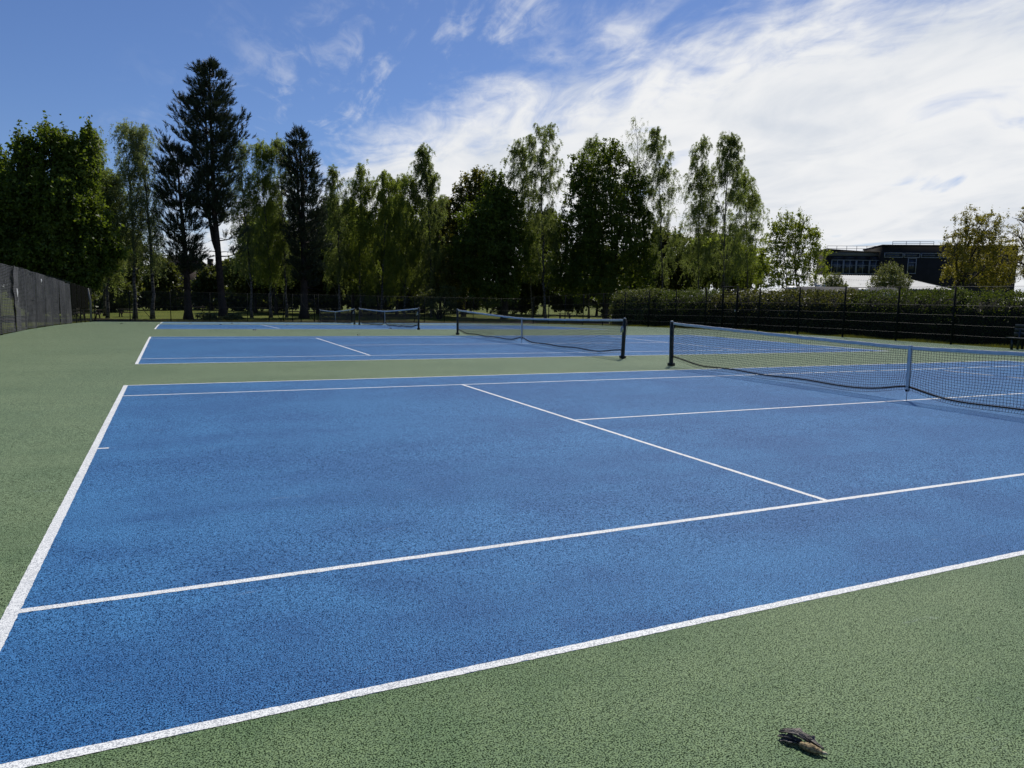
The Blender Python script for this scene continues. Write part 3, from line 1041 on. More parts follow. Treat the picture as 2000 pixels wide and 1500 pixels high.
def birch(name, label, ub, y, path, prof, mat, seed, nstrand=420, nl=34, size=0.115, group=None, trunk_r=0.14, weep=1.0, clear=0.25):
    """path: photo points up the stem [(u, v), ...] from base to tip; prof: [(v, half width px)]"""
    nstrand, nl, size = int(nstrand*(2.2 if ub < 1240 else 2.5)), int(nl*1.7), size*0.76
    r = np.random.default_rng(seed)
    B = base(ub, y)
    root = tree_root(name, B, label, 'tree', group)
    pts = [B-(0, 0, .1)]+[aty(u, v, y) for u, v in path]
    pts = np.array(pts)
    # resample stem
    seg = np.concatenate([[0], np.cumsum(np.linalg.norm(np.diff(pts, axis=0), axis=1))])
    tt = np.linspace(0, seg[-1], 16)
    stem = np.stack([np.interp(tt, seg, pts[:, k]) for k in range(3)], -1)
    stem[1:-1, :2] += r.normal(0, 0.05, (14, 2))
    tb = Buf()
    rad = trunk_r*np.linspace(1, 0.08, 16)
    rad[0] *= 1.5
    tb.tube(stem, rad, 8)
    k = px2m(y, path[-1][0], path[-1][1])
    vz = np.array([aty(path[-1][0], v, y)[2] for v, _ in prof])
    hw = np.array([h*k for _, h in prof])
    o_ = np.argsort(vz)
    vz, hw = vz[o_], hw[o_]
    hw = hw*1.08
    hw[-1] = max(hw[-1], 0.5*hw[-2])
    ztop, zbot = vz[-1], vz[0]
    nb = 34
    ends = []
    for i in range(nb):
        f = (i+r.random())/nb
        z1 = zbot+(ztop-zbot)*(0.10+0.88*f**0.9)
        w_ = float(np.interp(z1, vz, hw))
        az = i*2.399+r.normal(0, .4)
        rr = w_*r.uniform(0.45, 1.0)
        cx = np.interp(z1, stem[:, 2], stem[:, 0])
        p2 = np.array([cx+math.cos(az)*rr, y+math.sin(az)*rr*0.9, z1])
        z0 = max(B[2]+1.2, z1-rr*r.uniform(1.2, 2.2)-0.3)
        p0 = np.array([np.interp(z0, stem[:, 2], stem[:, 0]), np.interp(z0, stem[:, 2], stem[:, 1]), z0])
        pm = p0*0.45+p2*0.55+np.array([0, 0, 0.30*rr])
        pl = bez(p0, pm, p2, 7)
        tb.tube(pl, np.linspace(0.34, 0.06, 7)*trunk_r*np.interp(z0, stem[:, 2], np.linspace(1, .35, 16)), 5, cap=False)
        ends.append(pl)
    tb.build('trunk', M['birchbark'], root, loc=B, smooth=True)
    ends = np.array(ends)
    # hanging strands
    bi = r.integers(0, nb, nstrand)
    ti = r.integers(2, 7, nstrand)
    st = ends[bi, ti]+r.normal(0, 0.12, (nstrand, 3))
    # part of the strands start anywhere in the crown, so that it fills its outline
    fill = r.random(nstrand) < 0.66
    nf = int(fill.sum())
    npl = 84
    zp = zbot+(ztop-zbot)*(0.10+0.88*r.random(npl)**0.85)
    ap = r.uniform(0, 6.283, npl)
    rp = np.interp(zp, vz, hw)*r.random(npl)**0.42*r.uniform(0.72, 1.12, npl)
    pc = np.stack([np.interp(zp, stem[:, 2], stem[:, 0])+np.cos(ap)*rp, y+np.sin(ap)*rp*0.9, zp], -1)
    pi_ = r.integers(0, npl, nf)
    st[fill] = pc[pi_]+r.normal(0, 0.26, (nf, 3))
    ln = weep*r.uniform(0.5, 1.0, nstrand)*np.interp(st[:, 2], [zbot, ztop], [2.2, 0.9])
    out = ends[bi, 6]-ends[bi, 2]
    out[:, 2] = 0
    out /= np.linalg.norm(out, axis=1, keepdims=True)+1e-6
    m = 6
    t = np.linspace(0, 1, m)[None, :, None]
    drift = r.normal(0, 0.16, (nstrand, 1, 3))*np.array([1, 1, 0])+np.array([-0.10, -0.03, 0])
    P = st[:, None]+out[:, None]*ln[:, None, None]*0.33*np.sin(t*1.5)+np.array([0, 0, 1.0])*ln[:, None, None]*(0.16*np.sin(t*3.0)-0.85*t**1.5)
    P = P+drift*ln[:, None, None]*t
    # keep the strands inside the outline of the crown
    cbuf = Buf()
    strips(cbuf, P, 0.006)
    cbuf.build('twigs', M['twig'], root, loc=B)['kind'] = 'stuff'
    lb = Buf()
    f = r.random((nstrand, nl))*(m-1.001)
    i0 = f.astype(int)
    fr = (f-i0)[..., None]
    rows = np.arange(nstrand)[:, None]
    C = P[rows, i0]*(1-fr)+P[rows, i0+1]*fr
    C = C+r.normal(0, 0.065, C.shape)
    leaves(lb, C.reshape(-1, 3), size, r, up=0.1, aspect=0.85, axis=np.array([0, 0, -0.5]), single=True)
    lb.build('crown', M[mat], root, loc=B)
    return root


def pine(name, label, ub, y, path, prof, seed, nb=70, dens=1.0, trunk_r=0.33, second=None, group=None, needle=0.30, upsweep=0.30, dead=8, extra=(), wide=0.040):
    r = np.random.default_rng(seed)
    B = base(ub, y)
    root = tree_root(name, B, label, 'tree', group)
    pts = np.array([B-(0, 0, .1)]+[aty(u, v, y) for u, v in path])
    seg = np.concatenate([[0], np.cumsum(np.linalg.norm(np.diff(pts, axis=0), axis=1))])
    tt = np.linspace(0, seg[-1], 22)
    stem = np.stack([np.interp(tt, seg, pts[:, k]) for k in range(3)], -1)
    tb = Buf()
    rad = trunk_r*(1-np.linspace(0, 1, 22)**1.25*0.93)
    rad[0] *= 1.55
    rad[1] *= 1.12
    tb.tube(stem, rad, 10)
    stems = [stem]
    if second:
        p2 = np.array([aty(u, v, y+0.2) for u, v in second])
        tb.tube(p2, np.linspace(0.62, 0.14, len(p2))*trunk_r, 8)
        stems.append(p2)
    k = px2m(y, path[-1][0], path[-1][1])
    vz = np.array([aty(path[-1][0], v, y)[2] for v, *_ in prof])
    hl = np.array([q[1]*k for q in prof])
    hr = np.array([(q[2] if len(q) > 2 else q[1])*k for q in prof])
    o_ = np.argsort(vz)
    vz, hl, hr = vz[o_], hl[o_]*0.93, hr[o_]*0.93
    ztop, zbot = vz[-1], vz[0]
    tufts, dirs = [], []

    def foliage(pl, spread, n):
        f0 = 0.30
        for _ in range(n):
            f = f0+(1-f0)*r.random()**0.62
            i = f*(len(pl)-1.001)
            a = int(i)
            p = pl[a]*(1-(i-a))+pl[a+1]*(i-a)
            d = pl[-1]-pl[0]
            d = d/(np.linalg.norm(d)+1e-6)
            off_ = r.normal(0, spread, 3)*np.array([1, 1, 0.55])
            tufts.append(p+off_+(0, 0, 0.10))
            dd = d*0.55+off_*0.6/max(spread, .1)*0.5+np.array([0, 0, 0.75])
            dirs.append(dd/np.linalg.norm(dd))

    for i in range(nb):
        f = (i+r.random()*0.8)/nb
        wh = i//5
        fw_ = (wh+0.5)*5/nb
        z1 = zbot+(ztop-zbot)*(0.02+0.97*fw_)+r.normal(0, 0.16)
        az = i*1.2566+wh*0.7+r.normal(0, .25)
        wl, wr = float(np.interp(z1, vz, hl)), float(np.interp(z1, vz, hr))
        w_ = wr if math.cos(az) > 0 else wl
        rr = w_*r.uniform(0.62, 1.04)*(1.0 if wh % 3 else 0.80)*(1.0 if r.random() > .12 else 1.2)
        sx = np.interp(z1, stem[:, 2], stem[:, 0])
        p2 = np.array([sx+math.cos(az)*rr, y+math.sin(az)*rr*0.9, z1])
        z0 = max(zbot-0.4, z1-upsweep*rr*r.uniform(0.6, 1.2))
        p0 = np.array([np.interp(z0, stem[:, 2], stem[:, 0]), np.interp(z0, stem[:, 2], stem[:, 1]), z0])
        pm = p0*0.45+p2*0.55-np.array([0, 0, 0.20*rr])
        pl = bez(p0, pm, p2, 7)
        tb.tube(pl, np.linspace(0.22, 0.05, 7)*trunk_r*(1.15-0.6*f), 5, cap=False)
        foliage(pl, 0.10+0.12*rr, int((7+11*rr)*dens))
    for (ua, va, ub_, vb, n) in extra:
        a_, b_ = aty(ua, va, y), aty(ub_, vb, y-0.3)
        pl = bez(a_, (a_+b_)/2-(0, 0, .35), b_, 8)
        tb.tube(pl, np.linspace(0.2, 0.05, 8)*trunk_r, 5, cap=False)
        foliage(pl, 0.30, n)
    for i in range(dead):
        z0 = B[2]+(zbot-B[2])*r.uniform(0.45, 0.98)
        az = r.uniform(0, 6.28)
        p0 = np.array([np.interp(z0, stem[:, 2], stem[:, 0]), y, z0])
        rr = r.uniform(0.6, 2.2)
        p2 = p0+np.array([math.cos(az)*rr, math.sin(az)*rr, r.normal(0, 0.25)])
        tb.tube(bez(p0, (p0+p2)/2+(0, 0, 0.2), p2, 5), np.linspace(0.13, 0.03, 5)*trunk_r, 4, cap=False)
    for q in range(int(14*dens)):
        tufts.append(stem[-1]+r.normal(0, 0.22, 3)-(0, 0, 0.25))
        dirs.append(np.array([0, 0, 1.0]))
    tb.build('trunk', M['pinebark'], root, loc=B, smooth=True)
    C, D = np.array(tufts), np.array(dirs)
    nn = 20
    n = len(C)
    d = D[:, None]*1.0+rand_unit(r, n*nn).reshape(n, nn, 3)*0.62
    d /= np.linalg.norm(d, axis=2, keepdims=True)
    d = d.reshape(-1, 3)
    shaft = np.repeat(C, nn, 0)+np.repeat(D, nn, 0)*(r.random(n*nn)[:, None]*0.55)
    ln = needle*(0.7+0.6*r.random(n*nn))[:, None]
    sdv = np.cross(d, rand_unit(r, n*nn))
    sdv /= np.linalg.norm(sdv, axis=1, keepdims=True)+1e-9
    V = np.stack([shaft-sdv*wide*0.5, shaft+sdv*wide*0.5, shaft+d*ln+sdv*wide*0.25, shaft+d*ln-sdv*wide*0.25], 1).reshape(-1, 3)
    i = np.arange(n*nn)[:, None]*4
    Buf().add(V, i+np.array([[0, 1, 2, 3]])).build('crown', M['pine'], root, loc=B)
    return root


GT = 'trees in the belt beyond the courts'

# --- pines
pine('tall_pine', 'tallest dark pine with twin stems rising above every other tree', 437, 71.5,
     [(431, 560), (425, 480), (419, 420), (415, 330), (411, 220), (409, 124)],
     [(440, 26, 32), (410, 38, 42), (350, 46, 48), (300, 50, 54), (255, 56, 54), (215, 50, 52), (190, 40, 40), (165, 33, 32), (140, 25, 24), (124, 9, 9)],
     11, nb=95, dens=1.15, trunk_r=0.35, second=[(425, 492), (417, 470), (409, 425), (405, 350), (403, 270), (401, 200)], group=GT,
     extra=((418, 300, 340, 258, 34), (415, 262, 346, 225, 34), (413, 235, 352, 195, 32), (416, 268, 476, 232, 34), (418, 300, 482, 262, 34),
            (425, 470, 475, 455, 22), (427, 500, 470, 492, 18)))
pine('leaning_pine', 'lower dark pine with a slanting trunk left of the tallest pine', 368, 71.2,
     [(366, 560), (361, 490), (355, 420), (349, 350), (345, 292)],
     [(545, 24, 30), (500, 34, 40), (450, 46, 44), (400, 44, 44), (360, 42, 42), (320, 38, 40), (300, 26, 28), (288, 10, 12)],
     12, nb=60, dens=0.95, trunk_r=0.34, group=GT, extra=((352, 325, 318, 272, 26), (352, 400, 306, 372, 40), (352, 380, 312, 330, 40)), dead=10)
pine('ogive_pine', 'dark pine with a pointed dense top standing alone right of centre-left birches', 594, 75.0,
     [(594, 540), (592, 450), (590, 350), (583, 258)],
     [(560, 22, 30), (500, 30, 42), (460, 38, 50), (425, 40, 56), (380, 38, 50), (340, 34, 42), (310, 31, 32), (285, 22, 22), (262, 10, 10)],
     13, nb=84, dens=1.15, trunk_r=0.40, second=[(592, 450), (584, 420), (581, 350), (580, 300)], group=GT, dead=12)

# --- big broadleaves
broadleaf('maple_tree', 'large dense maple at the left, dark below with sunlit yellow-green top', 70, 62.0,
          [(112, 290, 44, 40, 0), (150, 330, 40, 55, 0), (55, 330, 34, 50, 0), (40, 400, 60, 60, 0), (110, 400, 66, 70, -1),
           (160, 440, 50, 62, 0), (20, 480, 60, 60, 0), (100, 490, 70, 55, -1), (175, 505, 48, 40, 0), (60, 545, 66, 34, -1), (150, 545, 52, 26, -1),
           (172, 285, 14, 34, 0), (46, 285, 14, 26, 0), (222, 490, 22, 20, 0)],
          'maple', 21, nleaf=52000, size=0.21, trunk_r=0.42, group=GT, clump=0.60)
broadleaf('maple_tree', 'second maple cut by the left edge behind the windbreak fence', -60, 66.0,
          [(-40, 360, 50, 60, 0), (-30, 440, 60, 70, 0), (-50, 520, 60, 50, 0), (5, 330, 20, 34, 3)],
          'maple', 22, nleaf=16000, size=0.22, trunk_r=0.35, group=GT)
broadleaf('bronze_maple_tree', 'bronze-topped broadleaf tree between the tall birches at the middle', 905, 86.0,
          [(930, 372, 36, 44, 0), (898, 420, 34, 56, 0), (950, 430, 44, 60, 0), (915, 490, 50, 60, 0), (890, 550, 44, 40, 0)],
          'maple_b', 23, nleaf=26000, size=0.23, trunk_r=0.30, group=GT)
broadleaf('maple_tree', 'dense green maple left of the tall twin-topped birch', 985, 80.0,
          [(968, 385, 32, 46, 0), (950, 440, 56, 52, -1), (990, 430, 40, 60, 0), (940, 500, 60, 50, -1), (1000, 500, 55, 56, -1), (960, 555, 66, 40, -1)],
          'maple', 24, nleaf=42000, size=0.21, trunk_r=0.42, group=GT)
broadleaf('maple_tree', 'broad dark maple with sunlit crown right of the middle', 1185, 79.0,
          [(1190, 310, 36, 40, 0), (1140, 345, 36, 46, 0), (1225, 370, 40, 52, 0), (1165, 400, 64, 60, -1), (1240, 440, 40, 60, 0),
           (1130, 460, 56, 60, -1), (1195, 480, 66, 60, -1), (1160, 550, 72, 46, -1), (1250, 520, 34, 50, 0), (1100, 520, 40, 60, 0)],
          'maple', 25, nleaf=60000, size=0.21, trunk_r=0.48, group=GT, stems=2)

# --- birches: (label, base u, y, stem, profile, mat, seed, strands, leaves per strand, size)
BI = [
    ('thin grey birch tip showing behind the left maple', 205, 78, [(204, 540), (196, 400), (185, 300), (178, 240)], [(520, 22), (440, 34), (380, 34), (320, 22), (280, 18), (240, 6)], 'birch_p', 31, 300, 26, .12),
    ('brownish bushy birch right behind the left maple', 210, 72, [(210, 560), (212, 450), (208, 330)], [(560, 26), (480, 34), (420, 38), (360, 32), (325, 10)], 'birch', 32, 460, 38, .12),
    ('airy pale birch with slim dark trunk above the picnic table', 264, 71, [(262, 520), (258, 420), (252, 330), (258, 236)], [(540, 16), (460, 22), (390, 28), (330, 32), (280, 32), (250, 18), (233, 5)], 'birch_p', 33, 330, 28, .11),
    ('airy pale birch just left of the leaning pine', 298, 71, [(296, 520), (290, 420), (280, 340), (275, 246)], [(550, 18), (480, 20), (400, 24), (330, 30), (285, 30), (255, 18), (242, 5)], 'birch_p', 34, 330, 28, .11),
    ('slender birch just right of the tallest pine', 492, 76, [(488, 520), (478, 420), (472, 340), (474, 268)], [(560, 22), (480, 26), (400, 26), (340, 22), (300, 16), (268, 4)], 'birch', 35, 300, 26, .12),
    ('feathery light birch midway between the tallest and the pointed pine', 530, 77, [(526, 520), (518, 420), (512, 340), (508, 276)], [(570, 24), (500, 28), (420, 28), (350, 24), (310, 20), (276, 6)], 'birch_y', 36, 380, 32, .12),
    ('feathery birch touching the left side of the pointed pine', 560, 78, [(557, 520), (552, 420), (548, 340), (546, 268)], [(560, 22), (480, 26), (400, 26), (330, 24), (290, 18), (264, 5)], 'birch', 37, 380, 30, .12),
    ('narrow birch just right of the pointed pine', 662, 82, [(662, 520), (660, 420), (657, 326)], [(580, 22), (500, 28), (440, 26), (380, 22), (345, 16), (322, 4)], 'birch', 38, 380, 32, .12),
    ('birch with rounded drooping top, second right of the pointed pine', 705, 82, [(702, 520), (704, 420), (704, 326)], [(585, 24), (520, 28), (440, 28), (380, 24), (345, 18), (323, 6)], 'birch_y', 39, 420, 34, .12),
    ('broad yellow-green weeping birch above the farthest net', 745, 81, [(748, 540), (752, 440), (756, 332)], [(585, 36), (520, 42), (450, 42), (390, 40), (350, 28), (330, 10)], 'birch_y', 40, 640, 38, .12),
    ('yellow-green birch left of the narrow tall birch spire', 790, 83, [(792, 540), (794, 440), (797, 345)], [(585, 32), (520, 36), (450, 34), (390, 28), (355, 16), (340, 6)], 'birch_y', 41, 460, 34, .12),
    ('narrow tall birch spire above the third net post', 842, 82, [(842, 540), (838, 430), (832, 350), (828, 284)], [(585, 34), (520, 40), (450, 40), (400, 34), (350, 20), (310, 16), (282, 5)], 'birch', 42, 620, 38, .12),
    ('tall birch with twin rounded tops above the second net', 1065, 79, [(1062, 540), (1060, 430), (1056, 340), (1066, 242)], [(560, 34), (480, 42), (400, 46), (340, 44), (290, 40), (258, 28), (238, 8)], 'birch', 43, 600, 30, .125),
    ('lower birch crown leaning left of the twin-topped birch', 1040, 82, [(1034, 520), (1024, 420), (1018, 350), (1016, 268)], [(540, 28), (460, 32), (380, 30), (320, 26), (285, 16), (268, 5)], 'birch', 44, 420, 30, .125),
    ('thin birch top rising out of the broad dark maple', 1150, 83, [(1150, 520), (1154, 400), (1160, 264)], [(440, 24), (380, 28), (330, 28), (290, 18), (264, 6)], 'birch', 45, 300, 28, .12),
    ('sparse nearly bare birch top, tallest at the right of the belt', 1262, 80, [(1262, 540), (1254, 420), (1246, 320), (1241, 226)], [(500, 14), (420, 16), (340, 18), (290, 22), (250, 22), (224, 6)], 'birch_p', 46, 170, 13, .11),
    ('grey-green birch with rounded crown right of the sparse birch', 1294, 80, [(1294, 540), (1290, 430), (1287, 340), (1286, 246)], [(560, 26), (480, 30), (400, 34), (340, 38), (290, 30), (262, 18), (244, 6)], 'birch', 47, 520, 32, .12),
    ('open birch second from the right end of the belt', 1362, 78, [(1364, 540), (1366, 430), (1370, 350), (1374, 268)], [(560, 36), (480, 38), (420, 36), (360, 34), (310, 28), (280, 18), (264, 6)], 'birch', 48, 540, 30, .12),
    ('weeping birch with broad drooping crown at the right end of the belt', 1412, 74, [(1413, 520), (1416, 430), (1420, 350), (1424, 254)], [(560, 44), (500, 56), (440, 70), (390, 66), (340, 48), (300, 30), (270, 14), (250, 5)], 'birch', 49, 760, 36, .12),
    ('slim weeping birch stem behind the broad drooping birch', 1462, 78, [(1460, 540), (1458, 450), (1456, 330)], [(560, 34), (500, 38), (440, 38), (390, 32), (350, 18), (325, 6)], 'birch_y', 50, 420, 32, .12),
]
for (lab, ub, y, path, prof, mat, seed, ns, nl, sz) in BI:
    birch('birch_tree', lab, ub, y, path, prof, mat, seed, nstrand=ns, nl=nl, size=sz, group=GT, trunk_r=0.13 if ub not in (1065, 1412, 264, 298) else 0.17)

# --- lower fill behind the belt
FILL = [
    ('soft yellow-green tree just behind the rounded drooping birch', 690, 90, [(690, 440, 30, 44), (670, 500, 36, 50), (715, 510, 36, 50)], 'birch_y', 116, 12000),
    ('soft yellow-green tree just behind the broad weeping birch', 775, 90, [(775, 430, 34, 46), (750, 500, 40, 50), (800, 500, 40, 54)], 'birch_y', 117, 13000),
    ('soft green tree just behind the narrow birch spire', 860, 92, [(855, 440, 34, 48), (875, 500, 36, 50)], 'birch', 118, 11000),
    ('soft green tree between the pointed pine and the feathery birches', 540, 90, [(530, 440, 26, 40), (555, 500, 34, 50), (500, 500, 34, 46)], 'birch', 119, 11000),
    ('soft green tree behind the broad drooping birch', 1420, 88, [(1410, 500, 46, 44), (1450, 520, 48, 40), (1370, 510, 40, 46)], 'birch_y', 120, 15000),
    ('dim olive tree half hiding the brick house end', 322, 104, [(318, 535, 26, 30), (330, 570, 30, 22), (300, 560, 24, 26)], 'shrub', 111, 9000),
    ('dim olive tree half hiding the chimneyed house', 415, 108, [(410, 548, 26, 24), (400, 575, 30, 18), (440, 545, 24, 34)], 'shrub', 112, 9000),
    ('dim tree behind the dense dark bush at the far left', 195, 98, [(190, 520, 36, 44), (215, 560, 30, 30)], 'shrub', 113, 10000),
    ('green tree behind the bush left of the pointed pine', 560, 100, [(555, 530, 34, 40), (530, 560, 30, 30)], 'shrub_g', 114, 10000),
    ('dark tree behind the broad dark maple', 1165, 98, [(1150, 520, 50, 50), (1210, 540, 46, 46)], 'shrub', 115, 12000),
    ('dim green tree filling the gap behind the left birches', 235, 96, [(240, 500, 34, 46), (225, 550, 44, 34)], 'shrub_g', 61, 9000),
    ('olive tree low behind the gap left of the pointed pine', 500, 95, [(500, 470, 30, 44), (480, 540, 44, 40), (530, 540, 40, 44)], 'shrub_g', 62, 13000),
    ('olive tree low behind the pointed pine', 620, 95, [(615, 480, 34, 46), (590, 545, 44, 40), (650, 540, 46, 44), (645, 440, 26, 40)], 'shrub', 63, 16000),
    ('dark tree behind the yellow-green birches', 740, 98, [(700, 500, 44, 56), (760, 480, 48, 60), (735, 555, 66, 40)], 'shrub_g', 64, 18000),
    ('dark tree behind the narrow birch spire', 845, 98, [(830, 490, 44, 60), (860, 540, 54, 50)], 'shrub', 65, 14000),
    ('shaded tree behind the gap right of the dense green maple', 1062, 96, [(1060, 470, 40, 60), (1050, 545, 48, 46)], 'shrub', 66, 13000),
    ('green tree low behind the sparse birch', 1300, 92, [(1300, 500, 44, 54), (1330, 550, 46, 34), (1260, 550, 46, 40)], 'shrub_g', 67, 15000),
    ('green tree low behind the open birches', 1390, 92, [(1385, 510, 50, 50), (1440, 530, 50, 44)], 'shrub_g', 68, 14000),
]
for (lab, ub, y, lobes, mat, seed, n) in FILL:
    broadleaf('broadleaf_tree', lab, ub, y, lobes, mat, seed, nleaf=int(n*1.6), size=0.31, single=True, trunk_r=0.2, group='trees behind the belt', clump=0.6)

# --- right hand trees
broadleaf('round_tree', 'round bright yellow-green tree with many stems beyond the hedge', 1545, 56.0,
[(1540, 462, 36, 40, 0), (1510, 490, 34, 44, 0), (1572, 480, 36, 42, 0), (1596, 512, 24, 40, 0), (1550, 530, 58, 34, 0), (1556, 436, 30, 18, 0), (1520, 440, 18, 20, 0), (1500, 545, 28, 24, 0), (1585, 455, 16, 14, 0)],
          'fresh', 71, nleaf=13000, size=0.15, trunk_r=0.30, stems=5, clump=0.45, inner=0.8)
broadleaf('golden_oak', 'golden-green oak with open branching crown at the right', 1868, 50.0,
          [(1895, 440, 34, 34, 0), (1930, 450, 34, 36, 0), (1868, 480, 30, 40, 0), (1915, 500, 50, 44, 0), (1960, 510, 40, 46, 0), (1875, 535, 40, 26, 0), (1940, 545, 50, 24, 0)],
          'oak', 72, nleaf=19000, size=0.13, trunk_r=0.26, clump=0.42, inner=0.8)
broadleaf('bare_crowned_tree', 'sparse tree with dark crooked limbs cut by the right edge', 2030, 47.0,
          [(2000, 430, 30, 30, 0), (1985, 460, 26, 26, 0), (2040, 460, 50, 50, 0), (1990, 520, 34, 34, 0), (2050, 530, 50, 40, 0)],
          'oak', 73, nleaf=7000, size=0.12, trunk_r=0.30, clump=0.4, inner=0.9)
broadleaf('willow_shrub', 'pale grey-green rounded shrub in front of the white corrugated roof', 1738, 40.0,
          [(1738, 545, 32, 24, 0), (1718, 556, 24, 20, 0), (1758, 556, 24, 20, 0), (1740, 528, 16, 12, 0)],
          'willow', 74, nleaf=9000, size=0.085, trunk_r=0.12, stems=5, clump=0.26, cat='shrub', upshoot=0.7)
broadleaf('willow_shrub', 'small pale shrub between the round tree and the white roof', 1630, 42.0,
          [(1628, 555, 18, 16, 0), (1645, 562, 14, 10, 0)], 'willow', 75, nleaf=3500, size=0.085, trunk_r=0.08, stems=3, clump=0.22, cat='shrub', upshoot=0.7)

# --- shrubs along the far side of the lawn
SH = [
    ('dark overgrown bush at the far left beyond the windbreak', 130, 76, [(130, 575, 46, 30), (90, 570, 50, 34)], 'shrub', 81, 9000),
    ('dense dark bush left of the two airy birches', 200, 92, [(200, 572, 38, 26), (232, 578, 26, 22)], 'shrub', 82, 8000),
    ('sunlit olive bush behind the picnic table', 285, 104, [(285, 574, 34, 22), (255, 582, 26, 16), (310, 585, 22, 14)], 'shrub_g', 83, 9000),
    ('rounded olive bush left of the leaning pine foot', 345, 106, [(340, 588, 22, 12), (325, 580, 16, 12)], 'shrub_g', 84, 5000),
    ('dark bush between the two left pines', 402, 112, [(402, 578, 30, 20)], 'shrub', 85, 5000),
    ('low green bush right of the tallest pine foot', 465, 104, [(462, 582, 30, 18), (490, 575, 28, 26)], 'shrub', 86, 7000),
    ('dark bush left of the pointed pine foot', 550, 106, [(545, 575, 40, 26)], 'shrub', 87, 7000),
    ('dark bush right of the pointed pine foot', 635, 106, [(630, 572, 44, 30)], 'shrub', 88, 8000),
    ('dark bush behind the farthest net', 715, 106, [(715, 575, 44, 28)], 'shrub', 89, 8000),
    ('dark bush behind the third net', 800, 106, [(800, 572, 50, 32)], 'shrub', 90, 8000),
    ('dark bush behind the left post of the second net', 900, 104, [(905, 570, 56, 36)], 'shrub', 91, 9000),
    ('deep shaded bush behind the dense green maple', 1000, 102, [(1000, 575, 60, 32)], 'shrub', 92, 9000),
    ('deep shaded bush behind the broad dark maple', 1110, 100, [(1110, 572, 60, 32)], 'shrub', 93, 9000),
    ('deep shaded bush left of the hedge end', 1205, 92, [(1205, 575, 50, 32)], 'shrub', 94, 8000),
]
for (lab, ub, y, lobes, mat, seed, n) in SH:
    lobes = [(u_, v_+2, ru*1.15, rv*1.1) for u_, v_, ru, rv in lobes]
    broadleaf('bush', lab, ub, y, lobes, mat, seed, nleaf=int(n*1.6), size=0.31, single=True, trunk_r=0.10, stems=3, group='bushes along the far edge of the lawn', clump=0.5, cat='bush')
broadleaf('blossom_bush', 'small bush with pale blossom among the trunks behind the farthest net', 722, 84.0,
          [(722, 578, 14, 22, 0)], 'willow', 95, nleaf=1500, size=0.10, trunk_r=0.06, stems=3, clump=0.3, cat='bush')
broadleaf('thicket', 'low dark twiggy shrub with several stems left of the second net', 858, 76.0,
          [(862, 592, 34, 22, 0), (835, 585, 22, 20, 0), (880, 572, 20, 18, 0)], 'shrub', 96, nleaf=3200, size=0.12, trunk_r=0.20, stems=6, clump=0.4, cat='bush', inner=0.9)
for (ub, y, lab, s) in ((455, 68.5, 'low weedy clump at the foot of the tallest pine', 97), (405, 67.5, 'low weedy clump left of the tallest pine foot', 98)):
    broadleaf('weed_clump', lab, ub, y, [(ub, 621, 22, 5, 0)], 'shrub_g', s, nleaf=1200, size=0.11, trunk_r=0.02, stems=3, clump=0.2, cat='weeds')


